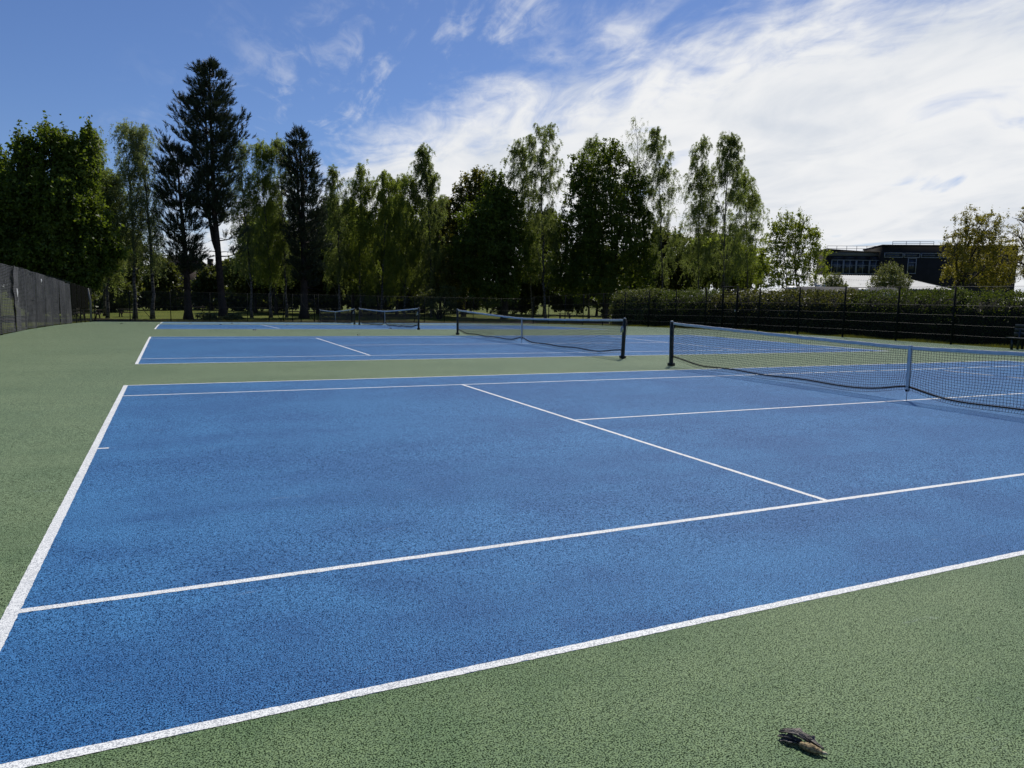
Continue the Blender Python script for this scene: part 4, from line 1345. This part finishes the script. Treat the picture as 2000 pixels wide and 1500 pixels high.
# ------------------------------------------------------------------ hedge
def hedge(label, y0, y1, mat, seed, h, x0=32.75, x1=35.0, dens=420, size=0.085):
    r = np.random.default_rng(seed)
    Bc = np.array([(x0+x1)/2, (y0+y1)/2, gz((y0+y1)/2)])
    root = empty('hedge', tuple(Bc), label, 'hedge', 'hedge sections along the right fence')
    # lumpy core
    ny, nz = int((y1-y0)*2), 7
    prof = [(x0+.22, 0.0), (x0+.16, 0.7), (x0+.18, 1.4), (x0+.42, h-.55), (x0+.95, h-.16), (x1-.75, h-.12), (x1-.25, h-.4), (x1-.2, 0.0)]
    V = []
    for i in range(ny+1):
        y = y0+.15+(y1-y0-.3)*i/ny
        for (x, z) in prof:
            e = 0.06*math.sin(y*2.1+z*3+seed)+r.normal(0, 0.03)
            V.append([x+e, y, gz(y)+max(-0.05, z+(e if z > 0 else -0.05))])
    m = len(prof)
    Q = [[i*m+j, (i+1)*m+j, (i+1)*m+j+1, i*m+j+1] for i in range(ny) for j in range(m-1)]
    bb = Buf().add(V, Q)
    for i in (0, ny):
        bb.add([V[i*m+j] for j in range(m)], [[0, 1, 6, 7], [1, 2, 5, 6], [2, 3, 4, 5]])
    bb.build('inner_twigs', M['hedgecore'], root, loc=Bc)
    n = int((y1-y0)*(h*1.0+1.9)*dens)
    yy = r.uniform(y0, y1, n)
    wob = 0.10*np.sin(yy*1.9+seed)+0.07*np.sin(yy*4.7)+0.05*np.sin(yy*0.6+2)
    hh = h+wob
    s = r.random(n)
    L1, L2 = h-0.1, (x1-x0)
    tot = L1+L2+0.35*L1
    ss = s*tot
    front = ss < L1
    top = (ss >= L1) & (ss < L1+L2)
    back = ~(front | top)
    X = np.where(front, x0+0.10*np.sin(yy*2.7+ss*3)+np.abs(r.normal(0, .09, n)), np.where(top, x0+(ss-L1), x1-np.abs(r.normal(0, .1, n))))
    Z = np.where(front, ss, np.where(top, hh+r.normal(0, 0.05, n)+0.05*np.sin(X*5+yy*3), h-(ss-L1-L2)*1.8))
    # rounded shoulders
    ex = np.minimum(X-x0, x1-X)
    Z = np.where(top, Z-0.45*np.clip(1-ex/0.62, 0, 1)**1.3, Z)
    X = np.where(front, X+0.55*np.clip((ss-(h-.50))/.45, 0, 1)**1.4, X)
    # tufts: leaves gather round shoot tips
    k = 26
    ctr = r.integers(0, n, n//k)
    near = ctr[np.arange(n) % len(ctr)]
    P = np.stack([X, yy, Z], -1)
    pull = r.random(n) < 0.5
    P[pull] = P[near[pull]]+r.normal(0, 0.11, (pull.sum(), 3))
    P[:, 2] = np.maximum(P[:, 2], 0.03)+gza(P[:, 1])
    lb = Buf()
    leaves(lb, P, size, r, up=0.4)
    # young shoots stand above the trimmed top
    ns = int((y1-y0)*26)
    sy, sx = r.uniform(y0, y1, ns), r.uniform(x0+.5, x1-.3, ns)
    sl = r.uniform(0.08, 0.30, ns)
    t = r.random((ns, 9))
    PS = np.stack([sx[:, None]+r.normal(0, .03, t.shape), sy[:, None]+r.normal(0, .03, t.shape), (h+0.03+gza(sy))[:, None]+t*sl[:, None]], -1)
    leaves(lb, PS.reshape(-1, 3), size*0.9, r, up=0.6)
    lb.build('foliage', M[mat], root, loc=Bc)
    return root


hedge('clipped privet hedge at the right edge behind the bench', 8.0, 18.9, 'privet', 101, 2.12)
hedge('clipped hedge in front of the white corrugated roof', 18.9, 24.6, 'privet', 102, 2.18)
hedge('shiny laurel hedge section around the tubular gate', 24.6, 35.6, 'laurel', 103, 2.20, size=0.11, dens=300)
hedge('smooth green hedge section left of the gate', 35.6, 42.0, 'privet', 104, 2.36)
hedge('tall shaded hedge end beside the lawn', 42.0, 47.4, 'shrub', 105, 2.60, size=0.12, dens=260)

# grass that grows along the foot of the right fence, and at the left fence
r = np.random.default_rng(5)


def grass(name, label, n, xf, yr_, h, seed):
    r = np.random.default_rng(seed)
    y = r.uniform(yr_[0], yr_[1], n)
    x = xf(y, r)
    g = gza(y)-0.04
    hh = h*r.uniform(0.4, 1.2, n)*(0.6+0.8*(np.sin(y*1.7)+1)/2)
    a = r.uniform(0, 6.28, n)
    lx, ly = np.cos(a)*hh*0.45, np.sin(a)*hh*0.45
    wd = 0.007
    V = np.stack([np.stack([x-wd*np.sin(a), y+wd*np.cos(a), g], -1), np.stack([x+wd*np.sin(a), y-wd*np.cos(a), g], -1),
                  np.stack([x+lx, y+ly, g+hh], -1)], 1).reshape(-1, 3)
    o = Buf().add(V, None, np.arange(3*n).reshape(-1, 3)).build(name, M['grassblade'])
    tag(o, label, 'grass', kind='stuff')


grass('grass_strip', 'rough grass strip at the foot of the right fence', 40000, lambda y, r: 31.22+np.abs(r.normal(0, .75, len(y))), (9, 58), 0.13, 1)
grass('grass_strip', 'thin grass along the foot of the windbreak fence', 5000, lambda y, r: -4.66-np.abs(r.normal(0, .12, len(y))), (12, 60), 0.12, 2)
grass('long_grass', 'long grass along the foot of the far fence', 16000, lambda y, r: r.uniform(-4.5, 31, len(y)), (60.9, 64), 0.22, 3)


# ------------------------------------------------------------------ furniture
def picnic_table(label, P, rz, group='picnic tables on the lawn'):
    t = empty('picnic_table', tuple(P), label, 'picnic table', group, rz)
    m = M['wood']
    for i in range(5):
        Buf().box((0, (i-2)*0.148, 0.745), (1.85, 0.138, 0.042)).build('top_board', m, t)
    for s in (-1, 1):
        for k in range(2):
            Buf().box((0, s*(0.66+0.148*k), 0.445), (1.85, 0.138, 0.042)).build('seat_board', m, t)
    for x in (-0.62, 0.62):
        Buf().box((x, 0, 0.675), (0.045, 0.74, 0.09)).build('top_bearer', m, t)
        Buf().box((x+0.05, 0, 0.375), (0.045, 1.60, 0.09)).build('seat_bearer', m, t)
        for s in (-1, 1):
            Buf().bar((x, s*0.30, 0.72), (x, s*0.72, 0.0), 0.045, 0.10, upv=(1, 0, 0)).build('leg', m, t)
    return t


def on_lawn(u, y):
    P = base(u, y)
    P[2] -= 0.05
    return P


picnic_table('dark timber picnic table on the sunlit lawn at the left', on_lawn(250, 76), R(12))
picnic_table('dark picnic table half hidden by the pale corner post', on_lawn(176, 72), R(-8))
picnic_table('dark picnic table between trunks at the right end of the lawn', on_lawn(1103, 79), R(-24))


def bench(label, P, rz, mat, n_back=2, L=1.8):
    t = empty('bench', tuple(P), label, 'bench', None, rz)
    for k in range(3):
        Buf().box((0, -0.16+0.155*k, 0.45), (L, 0.14, 0.04)).build('seat_board', mat, t)
    for k in range(n_back):
        Buf().box((0, 0.285+0.018*k, 0.60+0.155*k), (L, 0.035, 0.135)).build('back_board', mat, t)
    for x in (-L/2+0.22, L/2-0.22):
        b = Buf()
        b.box((x, -0.16, 0.215), (0.07, 0.07, 0.43))
        b.bar((x, 0.22, 0.0), (x, 0.32, 0.80), 0.07, 0.06, upv=(1, 0, 0))
        b.box((x, 0.03, 0.40), (0.06, 0.42, 0.06))
        b.build('leg_frame', mat, t)
    return t


Bn = np.array([30.45, 13.95, gz(13.95)])
bench('dark slatted bench before the right fence, cut by the right edge', Bn, R(-90), M['bench'], 3, 1.9)
bench('low dark bench on the lawn between the two left pines', on_lawn(385, 99), R(-10), M['wood'], 1, 1.7)


# ------------------------------------------------------------------ buildings
class Facade:
    """a wall plane through a point, with axes e (right), z (up) and n (towards the courts)"""
    def __init__(self, P0, P1):
        self.o = np.asarray(P0, float)
        e = np.asarray(P1, float)-self.o
        e[2] = 0
        self.e = unit(e)
        self.n = np.array([self.e[1], -self.e[0], 0.0])
        if np.dot(self.n, CAM-self.o) < 0:
            self.n = -self.n

    def hit(self, u, v):
        d = pix_dir(u, v)
        t = np.dot(self.o-CAM, self.n)/np.dot(d, self.n)
        P = CAM+d*t
        return float(np.dot(P-self.o, self.e)), float(P[2])

    def P(self, s, z, k=0.0):
        Q = self.o+self.e*s+self.n*k
        return np.array([Q[0], Q[1], z])

    def slab(self, buf, s0, s1, z0, z1, k0, k1):
        c = self.P((s0+s1)/2, (z0+z1)/2, (k0+k1)/2)
        buf.box(c, (abs(s1-s0), abs(k1-k0), abs(z1-z0)), ax=(self.e, self.n, np.array([0, 0, 1.0])))


def at_depth(u, v, D):
    return CAM+pix_dir(u, v)*D


# --- dark school block with ribbon windows
F = Facade(at_depth(1725, 481, 100), at_depth(1970, 474, 97.2))
ztop = F.o[2]
gnd = -1.1
loc = F.P(3, gnd)
sch = empty('school_building', tuple(loc), 'dark flat-roofed school block with ribbon windows and roof rails behind the oak', 'building')
sR = F.hit(1990, 475)[0]
wall = Buf()
F.slab(wall, 0, sR, gnd, ztop, -9, 0)
wall.build('wall', M['cladding'], sch, loc=loc)
rb = Buf()
F.slab(rb, -0.15, sR+0.1, ztop, ztop+0.22, -9.1, 0.18)
roof = rb.build('roof', M['cladding'], sch, loc=loc)
zw1, zw0 = F.hit(1780, 494)[1], F.hit(1780, 503.5)[1]


def window(par, Fc, s0, s1, z0, z1, pl, fr=0.09, mull=(), trans=(), fm='frame_grey'):
    fb = Buf()
    Fc.slab(fb, s0, s1, z1-fr, z1, 0.003, 0.10)
    Fc.slab(fb, s0, s1, z0, z0+fr, 0.003, 0.10)
    Fc.slab(fb, s0, s0+fr, z0+fr, z1-fr, 0.003, 0.10)
    Fc.slab(fb, s1-fr, s1, z0+fr, z1-fr, 0.003, 0.10)
    for f in mull:
        Fc.slab(fb, s0+(s1-s0)*f-fr*.4, s0+(s1-s0)*f+fr*.4, z0+fr, z1-fr, 0.003, 0.095)
    for f in trans:
        Fc.slab(fb, s0+fr, s1-fr, z0+(z1-z0)*f-fr*.35, z0+(z1-z0)*f+fr*.35, 0.003, 0.09)
    wn = fb.build('window', M[fm], par, loc=pl)
    gb = Buf()
    Fc.slab(gb, s0+fr*.8, s1-fr*.8, z0+fr*.8, z1-fr*.8, 0.003, 0.035)
    o = gb.build('pane', M['glass'], wn)
    o.location = (-pl[0], -pl[1], -pl[2])
    return wn


for (ua, ub_) in ((1727, 1764), (1766, 1797), (1799, 1834), (1836, 1870), (1872, 1906)):
    window(sch, F, F.hit(ua, 498)[0], F.hit(ub_, 498)[0], zw0, zw1, loc)
window(sch, F, F.hit(1772, 520)[0], F.hit(1789, 520)[0], F.hit(1780, 535)[1], zw0-0.02, loc, trans=(0.7,))


def railing(par, Fc, s0, s1, zb_, h, k, pl, n):
    b = Buf()
    for i in range(n+1):
        s = s0+(s1-s0)*i/n
        b.tube([Fc.P(s, zb_, k), Fc.P(s, zb_+h, k)], 0.035, 5)
    for f in (1.0, 0.5):
        b.tube([Fc.P(s0, zb_+h*f, k), Fc.P(s1, zb_+h*f, k)], 0.03, 5)
    b.build('roof_railing', M['fascia'], par, loc=pl)


railing(sch, F, F.hit(1747, 478)[0], F.hit(1828, 478)[0], ztop+0.2, 0.55, -0.8, loc, 3)

# --- glazed wing to its left
F2 = Facade(at_depth(1618, 489, 103), at_depth(1727, 491, 101.5))
loc2 = F2.P(3, gnd)
wing = empty('glazed_wing', tuple(loc2), 'lower glazed wing with white mullions left of the dark school block', 'building')
sE = F2.hit(1726, 500)[0]
zf1, zf0, zp0, zb0 = F2.hit(1670, 491)[1], F2.hit(1670, 500)[1], F2.hit(1670, 507.5)[1], F2.hit(1670, 535.5)[1]
b = Buf()
F2.slab(b, 0, sE-.03, gnd, zf1, -8, 0)
b.build('wall', M['cladding'], wing, loc=loc2)
b = Buf()
zl, zr = F2.hit(1618, 486)[1], F2.hit(1700, 490)[1]
for k0, k1 in ((0.5, -8.2),):
    V = [F2.P(-.5, zl, k0), F2.P(sE-.04, zr-.25, k0), F2.P(sE-.04, zr-.25, k1), F2.P(-.5, zl, k1),
         F2.P(-.5, zf1+.02, k0), F2.P(sE-.04, zf1+.02, k0), F2.P(sE-.04, zf1+.02, k1), F2.P(-.5, zf1+.02, k1)]
    b.add(V, [[0, 1, 2, 3], [4, 7, 6, 5], [0, 4, 5, 1], [1, 5, 6, 2], [2, 6, 7, 3], [3, 7, 4, 0]])
wroof = b.build('roof', M['cladding'], wing, loc=loc2)
b = Buf()
F2.slab(b, 0.05, sE-.05, zf0, zf1-.02, 0.003, 0.14)
b.build('fascia', M['fascia'], wing, loc=loc2)
for (ua, ub_) in ((1624, 1648), (1648, 1673), (1673, 1699), (1699, 1724)):
    s0, s1 = F2.hit(ua, 505)[0]+.05, F2.hit(ub_, 505)[0]-.05
    b = Buf()
    F2.slab(b, s0, s1, zp0+.03, zf0-.03, 0.003, 0.06)
    b.build('blue_panel', M['louvre'], wing, loc=loc2)
    window(wing, F2, s0-.04, s1+.04, zb0, zp0, loc2, fr=0.10, mull=(0.5,), trans=(0.62,))
railing(wing, F2, F2.hit(1622, 486)[0], F2.hit(1722, 488)[0], zl-0.15, 0.75, -2.5, loc2, 5)

# --- low building with white corrugated roof in front
F3 = Facade(at_depth(1600, 561, 76), at_depth(1862, 563, 74.5))
loc3 = F3.P(6, gnd)
low = empty('low_building', tuple(loc3), 'low building with white corrugated roof below the school', 'building')
s0, ze = F3.hit(1600, 561)
s1 = F3.hit(1863, 562)[0]
b = Buf()
F3.slab(b, s0+.3, s1-.5, gnd, ze-.05, -9.6, -.35)
b.build('wall', M['felt'], low, loc=loc3)


def corrugated(name, par, k0, k1, z0, z1, sa0, sa1, sb0, sb1, n, pl):
    i = np.arange(2*n+1)
    f = i/(2*n)
    h = 0.05*np.where(i % 2, 1, -1)
    A = np.array([F3.P(sa0+(sa1-sa0)*q, z0+hh, k0) for q, hh in zip(f, h)])
    B = np.array([F3.P(sb0+(sb1-sb0)*q, z1+hh, k1) for q, hh in zip(f, h)])
    m = len(f)
    j = np.arange(m-1)
    return Buf().add(np.concatenate([A, B]), np.stack([j, j+1, j+1+m, j+m], -1)).build(name, M['sheet'], par, loc=pl)


rise = 1.60
for t0, t1 in ((0.0, 0.64), (0.60, 1.0)):
    dz_ = 0.03 if t0 else 0.0
    corrugated('roof_sheet', low, -9.5*t0, -9.5*t1, ze+rise*t0+dz_, ze+rise*t1+dz_, s0, s1-2.2*t0, s0, s1-2.2*t1, 46, loc3)
b = Buf()
F3.slab(b, s0, s1-.02, ze-.16, ze-.03, -.02, .05)
b.build('gutter', M['fascia'], low, loc=loc3)
b = Buf()
b.bar(F3.P(s1+.02, ze-.02, 0), F3.P(s1-2.18, ze+rise-.02, -9.5), .12, .14)
b.build('verge_board', M['sheet'], low, loc=loc3)

# --- grey felt-roofed shed just beyond the hedge
D0, D1 = 47.5, 45.5
Ra, Rb = at_depth(1535, 559, D0), at_depth(1752, 563, D1)
Rb[2] = Ra[2]
F4 = Facade(Ra, Rb)
loc4 = F4.P(3, gz(40)-.04)
shed = empty('felt_roofed_shed', tuple(loc4), 'low grey felt-roofed shed showing just above the hedge', 'shed')
Ls = F4.hit(1752, 563)[0]
zr_, ev, hw_ = Ra[2], Ra[2]-0.85, 2.6
b = Buf()
F4.slab(b, .25, Ls-.25, gz(40)-.05, ev, -hw_+.2, hw_-.2)
V = [F4.P(.25, ev, hw_-.2), F4.P(.25, ev, -hw_+.2), F4.P(.25, zr_-.12, 0)]
b.add(V, None, [[0, 1, 2]])
V = [F4.P(Ls-.25, ev, hw_-.2), F4.P(Ls-.25, ev, -hw_+.2), F4.P(Ls-.25, zr_-.12, 0)]
b.add(V, None, [[0, 1, 2]])
b.build('wall', M['wood'], shed, loc=loc4)
b = Buf()
for sgn in (1, -1):
    V = [F4.P(0, zr_, 0), F4.P(Ls, zr_, 0), F4.P(Ls, ev-.05, sgn*hw_), F4.P(0, ev-.05, sgn*hw_),
         F4.P(0, zr_-.06, 0), F4.P(Ls, zr_-.06, 0), F4.P(Ls, ev-.11, sgn*hw_), F4.P(0, ev-.11, sgn*hw_)]
    b.add(V, [[0, 1, 2, 3], [4, 7, 6, 5], [3, 2, 6, 7], [0, 3, 7, 4], [1, 5, 6, 2]])
sroof = b.build('roof', M['felt'], shed, loc=loc4)
for s, q in ((0.35, 0.10), (Ls*0.70, 0.18), (Ls*0.90, 0.45)):
    c = F4.P(s, zr_-.85*q*1.06+.012, hw_*q)
    dn = unit(F4.n*hw_-np.array([0, 0, .9]))
    o = Buf().box(c, (0.55, 0.5, 0.05), ax=(F4.e, dn, np.cross(F4.e, dn))).build('rooflight', M['whitepaint'], sroof)
    o.location = (-loc4[0], -loc4[1], -loc4[2])


# --- brick houses glimpsed behind the pines
def house(label, ua, ub_, vr, ve, D, chim, wins, turn=1.5):
    Fh = Facade(at_depth(ua, ve, D), at_depth(ub_, ve, D-turn))
    ze_ = Fh.o[2]
    g_ = -1.06
    pl = Fh.P(2, g_)
    h = empty('brick_house', tuple(pl), label, 'house', 'houses behind the pines')
    L_ = Fh.hit(ub_, ve)[0]
    zr = Fh.hit((ua+ub_)/2, vr)[1]
    Dp = 7.0
    b = Buf()
    Fh.slab(b, 0, L_, g_, ze_, -Dp, 0)
    for s in (0.0, L_):
        b.add([Fh.P(s, ze_, 0), Fh.P(s, ze_, -Dp), Fh.P(s, zr-.1, -Dp/2)], None, [[0, 1, 2]])
    b.build('wall', M['brick'], h, loc=pl)
    b = Buf()
    for k0 in (0.35, -Dp-.35):
        V = [Fh.P(-.3, zr, -Dp/2), Fh.P(L_+.3, zr, -Dp/2), Fh.P(L_+.3, ze_-.12, k0), Fh.P(-.3, ze_-.12, k0)]
        V2 = [p-np.array([0, 0, .14]) for p in V]
        b.add(V+V2, [[0, 1, 2, 3], [4, 7, 6, 5], [3, 2, 6, 7], [0, 3, 7, 4], [1, 5, 6, 2]])
    rf_ = b.build('roof', M['tileroof'], h, loc=pl)
    for uc in chim:
        s = Fh.hit(uc, ve)[0]
        b = Buf()
        Fh.slab(b, s-.4, s+.4, zr-.6, zr+1.25, -Dp/2-.3, -Dp/2+.3)
        Fh.slab(b, s-.46, s+.46, zr+1.25, zr+1.37, -Dp/2-.36, -Dp/2+.36)
        o = b.build('chimney', M['brick'], rf_)
        o.location = (-pl[0], -pl[1], -pl[2])
    for (f, z, ww, hh) in wins:
        s = L_*f
        window(h, Fh, s-ww/2, s+ww/2, g_+z, g_+z+hh, pl, fr=0.10, mull=(0.5,), fm='whitepaint')
    return h


house('dark brick house end behind the leaning pine', 306, 352, 498, 520, 122, (346,),
      ((0.3, 0.9, 1.3, 1.2), (0.72, 0.9, 1.3, 1.2), (0.3, 3.4, 1.2, 1.1), (0.72, 3.4, 1.2, 1.1)))
house('brick house with a chimney between the two left pines', 362, 452, 519, 538, 128, (389, 436),
      ((0.18, 0.8, 1.6, 1.2), (0.42, 0.8, 1.6, 1.2), (0.66, 0.8, 1.6, 1.2), (0.88, 0.8, 1.3, 1.2), (0.3, 3.1, 1.2, 1.0), (0.7, 3.1, 1.2, 1.0)))
Fg = Facade(at_depth(335, 590, 116), at_depth(560, 590, 114))
gw_l = Fg.P(4, -1.06)
gw = empty('garden_wall', tuple(gw_l), 'low garden wall with pale coping seen between the trunks', 'wall')
b = Buf()
Fg.slab(b, 0, 19, -1.06, 0.30, -.2, 0)
b.build('wall', M['brick'], gw, loc=gw_l)
for i in range(10):
    b = Buf()
    Fg.slab(b, i*1.9+.01, i*1.9+1.88, 0.303, 0.40, -.25, .05)
    b.build('coping_stone', M['sheet'], gw, loc=gw_l)

# ------------------------------------------------------------------ debris on the courts
def curled(L_, W_, curl, roll, n=10, m=7, seed=0, rag=0.12):
    """a dried leaf or strip: a curled thick sheet along +X"""
    r = np.random.default_rng(seed)
    V = []
    for i in range(n+1):
        f = i/n
        w_ = W_*math.sin(math.pi*(0.06+0.88*f))**0.7*(1+rag*r.normal())
        for j in range(m+1):
            g_ = j/m*2-1
            a = g_*roll
            y = w_*math.sin(a)/max(roll, .01)
            z = w_*(1-math.cos(a))/max(roll, .01)+curl*math.sin(math.pi*f)+0.0025*math.sin(j*2.6+i*0.8+seed)
            V.append([L_*(f-.5), y, z])
    Q = [[i*(m+1)+j, (i+1)*(m+1)+j, (i+1)*(m+1)+j+1, i*(m+1)+j+1] for i in range(n) for j in range(m)]
    return np.array(V), Q


def place(V, rz, pitch, off_):
    cp, sp = math.cos(pitch), math.sin(pitch)
    X = np.stack([V[:, 0]*cp+V[:, 2]*sp, V[:, 1], -V[:, 0]*sp+V[:, 2]*cp], -1)
    c, s = math.cos(rz), math.sin(rz)
    return np.stack([X[:, 0]*c-X[:, 1]*s, X[:, 0]*s+X[:, 1]*c, X[:, 2]], -1)+np.asarray(off_)


M['deadleaf'] = plain('dry_dark_leaf', (0.150, 0.135, 0.120), 0.65, 0.3, var=0.7, scale=60, bump=0.004, bscale=160)
M['pod'] = plain('mottled_tan_husk', (0.26, 0.20, 0.11), 0.8, 0.2, var=0.75, scale=90, bump=0.005, bscale=140)
M['paletip'] = plain('pale_stalk', (0.42, 0.38, 0.27), 0.7, 0.2)
LP = np.array([2.783, -0.93, 0.0])
dl = empty('withered_leaf', tuple(LP), 'withered dark curled leaf with a tan husk on the green surface in front', 'leaf litter')
along_a = math.atan2(-0.12, 0.045)           # the way the bundle lies
b = Buf()
for (L_, W_, cu, ro, rz, pi_, of, sd_) in (
        (0.135, 0.017, 0.012, 1.15, along_a, 0.06, (0.004, 0.020, 0.012), 1),
        (0.120, 0.015, 0.016, 1.3, along_a+.16, 0.10, (-0.012, 0.026, 0.014), 2),
        (0.128, 0.015, 0.010, 1.5, along_a-.12, 0.02, (0.018, 0.006, 0.012), 3),
        (0.095, 0.014, 0.010, 1.1, along_a+.34, 0.10, (-0.026, 0.034, 0.006), 4),
        (0.090, 0.012, 0.014, 1.0, along_a-.30, 0.16, (0.022, 0.036, 0.008), 5),
        (0.070, 0.016, 0.006, 0.8, along_a+.55, 0.05, (-0.034, 0.030, 0.004), 6)):
    V, Q = curled(L_, W_, cu, ro, n=14, seed=sd_, rag=0.24)
    b.add(place(V, rz, pi_, of), Q)
lv = b.build('leaf_blade', M['deadleaf'], dl)
sm = lv.modifiers.new('thick', 'SOLIDIFY')
sm.thickness = 0.0012
# husk
n, m = 12, 10
V = []
r = np.random.default_rng(4)
for i in range(n+1):
    f = i/n
    rad = 0.017*math.sin(math.pi*(0.04+0.92*f))**0.6
    for j in range(m):
        a = 2*math.pi*j/m
        k = rad*(1+0.14*r.normal())
        V.append([0.080*(f-.5), k*math.cos(a), 0.85*k*math.sin(a)+0.014])
Q = [[i*m+j, i*m+(j+1) % m, (i+1)*m+(j+1) % m, (i+1)*m+j] for i in range(n) for j in range(m)]
hk = Buf().add(place(np.array(V), along_a+.10, 0, (-0.006, -0.034, 0.0)), Q).build('husk', M['pod'], dl)
hk['label'] = 'mottled tan husk'
Buf().tube([(0.014, -0.066, 0.010), (0.022, -0.076, 0.012), (0.028, -0.078, 0.008)], [0.006, 0.005, 0.003], 6).build('stalk', M['paletip'], dl)

spots = [(431, 635, 'left'), (559, 635.5, 'right'), (453, 632.5, ''), (372, 632, ''), (497, 646, ''), (762, 643, ''), (700, 655.5, ''), (238, 633, '')]
labs = ['small dark dead leaf on the third court, left of the service line', 'small dark dead leaf on the third court, right of the service line',
        'tiny dark leaf near the far edge of the third court', 'tiny dark leaf on the far pale court at the left',
        'tiny leaf scrap on the green strip before the third court', 'tiny leaf scrap beside the third net',
        'tiny leaf scrap at the far line of the second court', 'tiny leaf scrap on the green by the far left corner']


def ground_hit(u, v):
    d = pix_dir(u, v)
    lo, hi = 0.5, 200.0
    for _ in range(60):
        m_ = (lo+hi)/2
        P = CAM+d*m_
        if P[2] > gz(P[1])+.01:
            lo = m_
        else:
            hi = m_
    return CAM+d*lo


for i, (u, v, _) in enumerate(spots):
    P = ground_hit(u, v)
    P[2] = gz(P[1])+0.006
    o = empty('dead_leaf', tuple(P), labs[i], 'leaf litter', 'dead leaves scattered on the far courts')
    V, Q = curled(0.16, 0.06, 0.03, 1.1, seed=i+20)
    q = Buf().add(place(V, i*1.3, 0.1, (0, 0, 0.012)), Q).build('leaf_blade', M['deadleaf'], o)
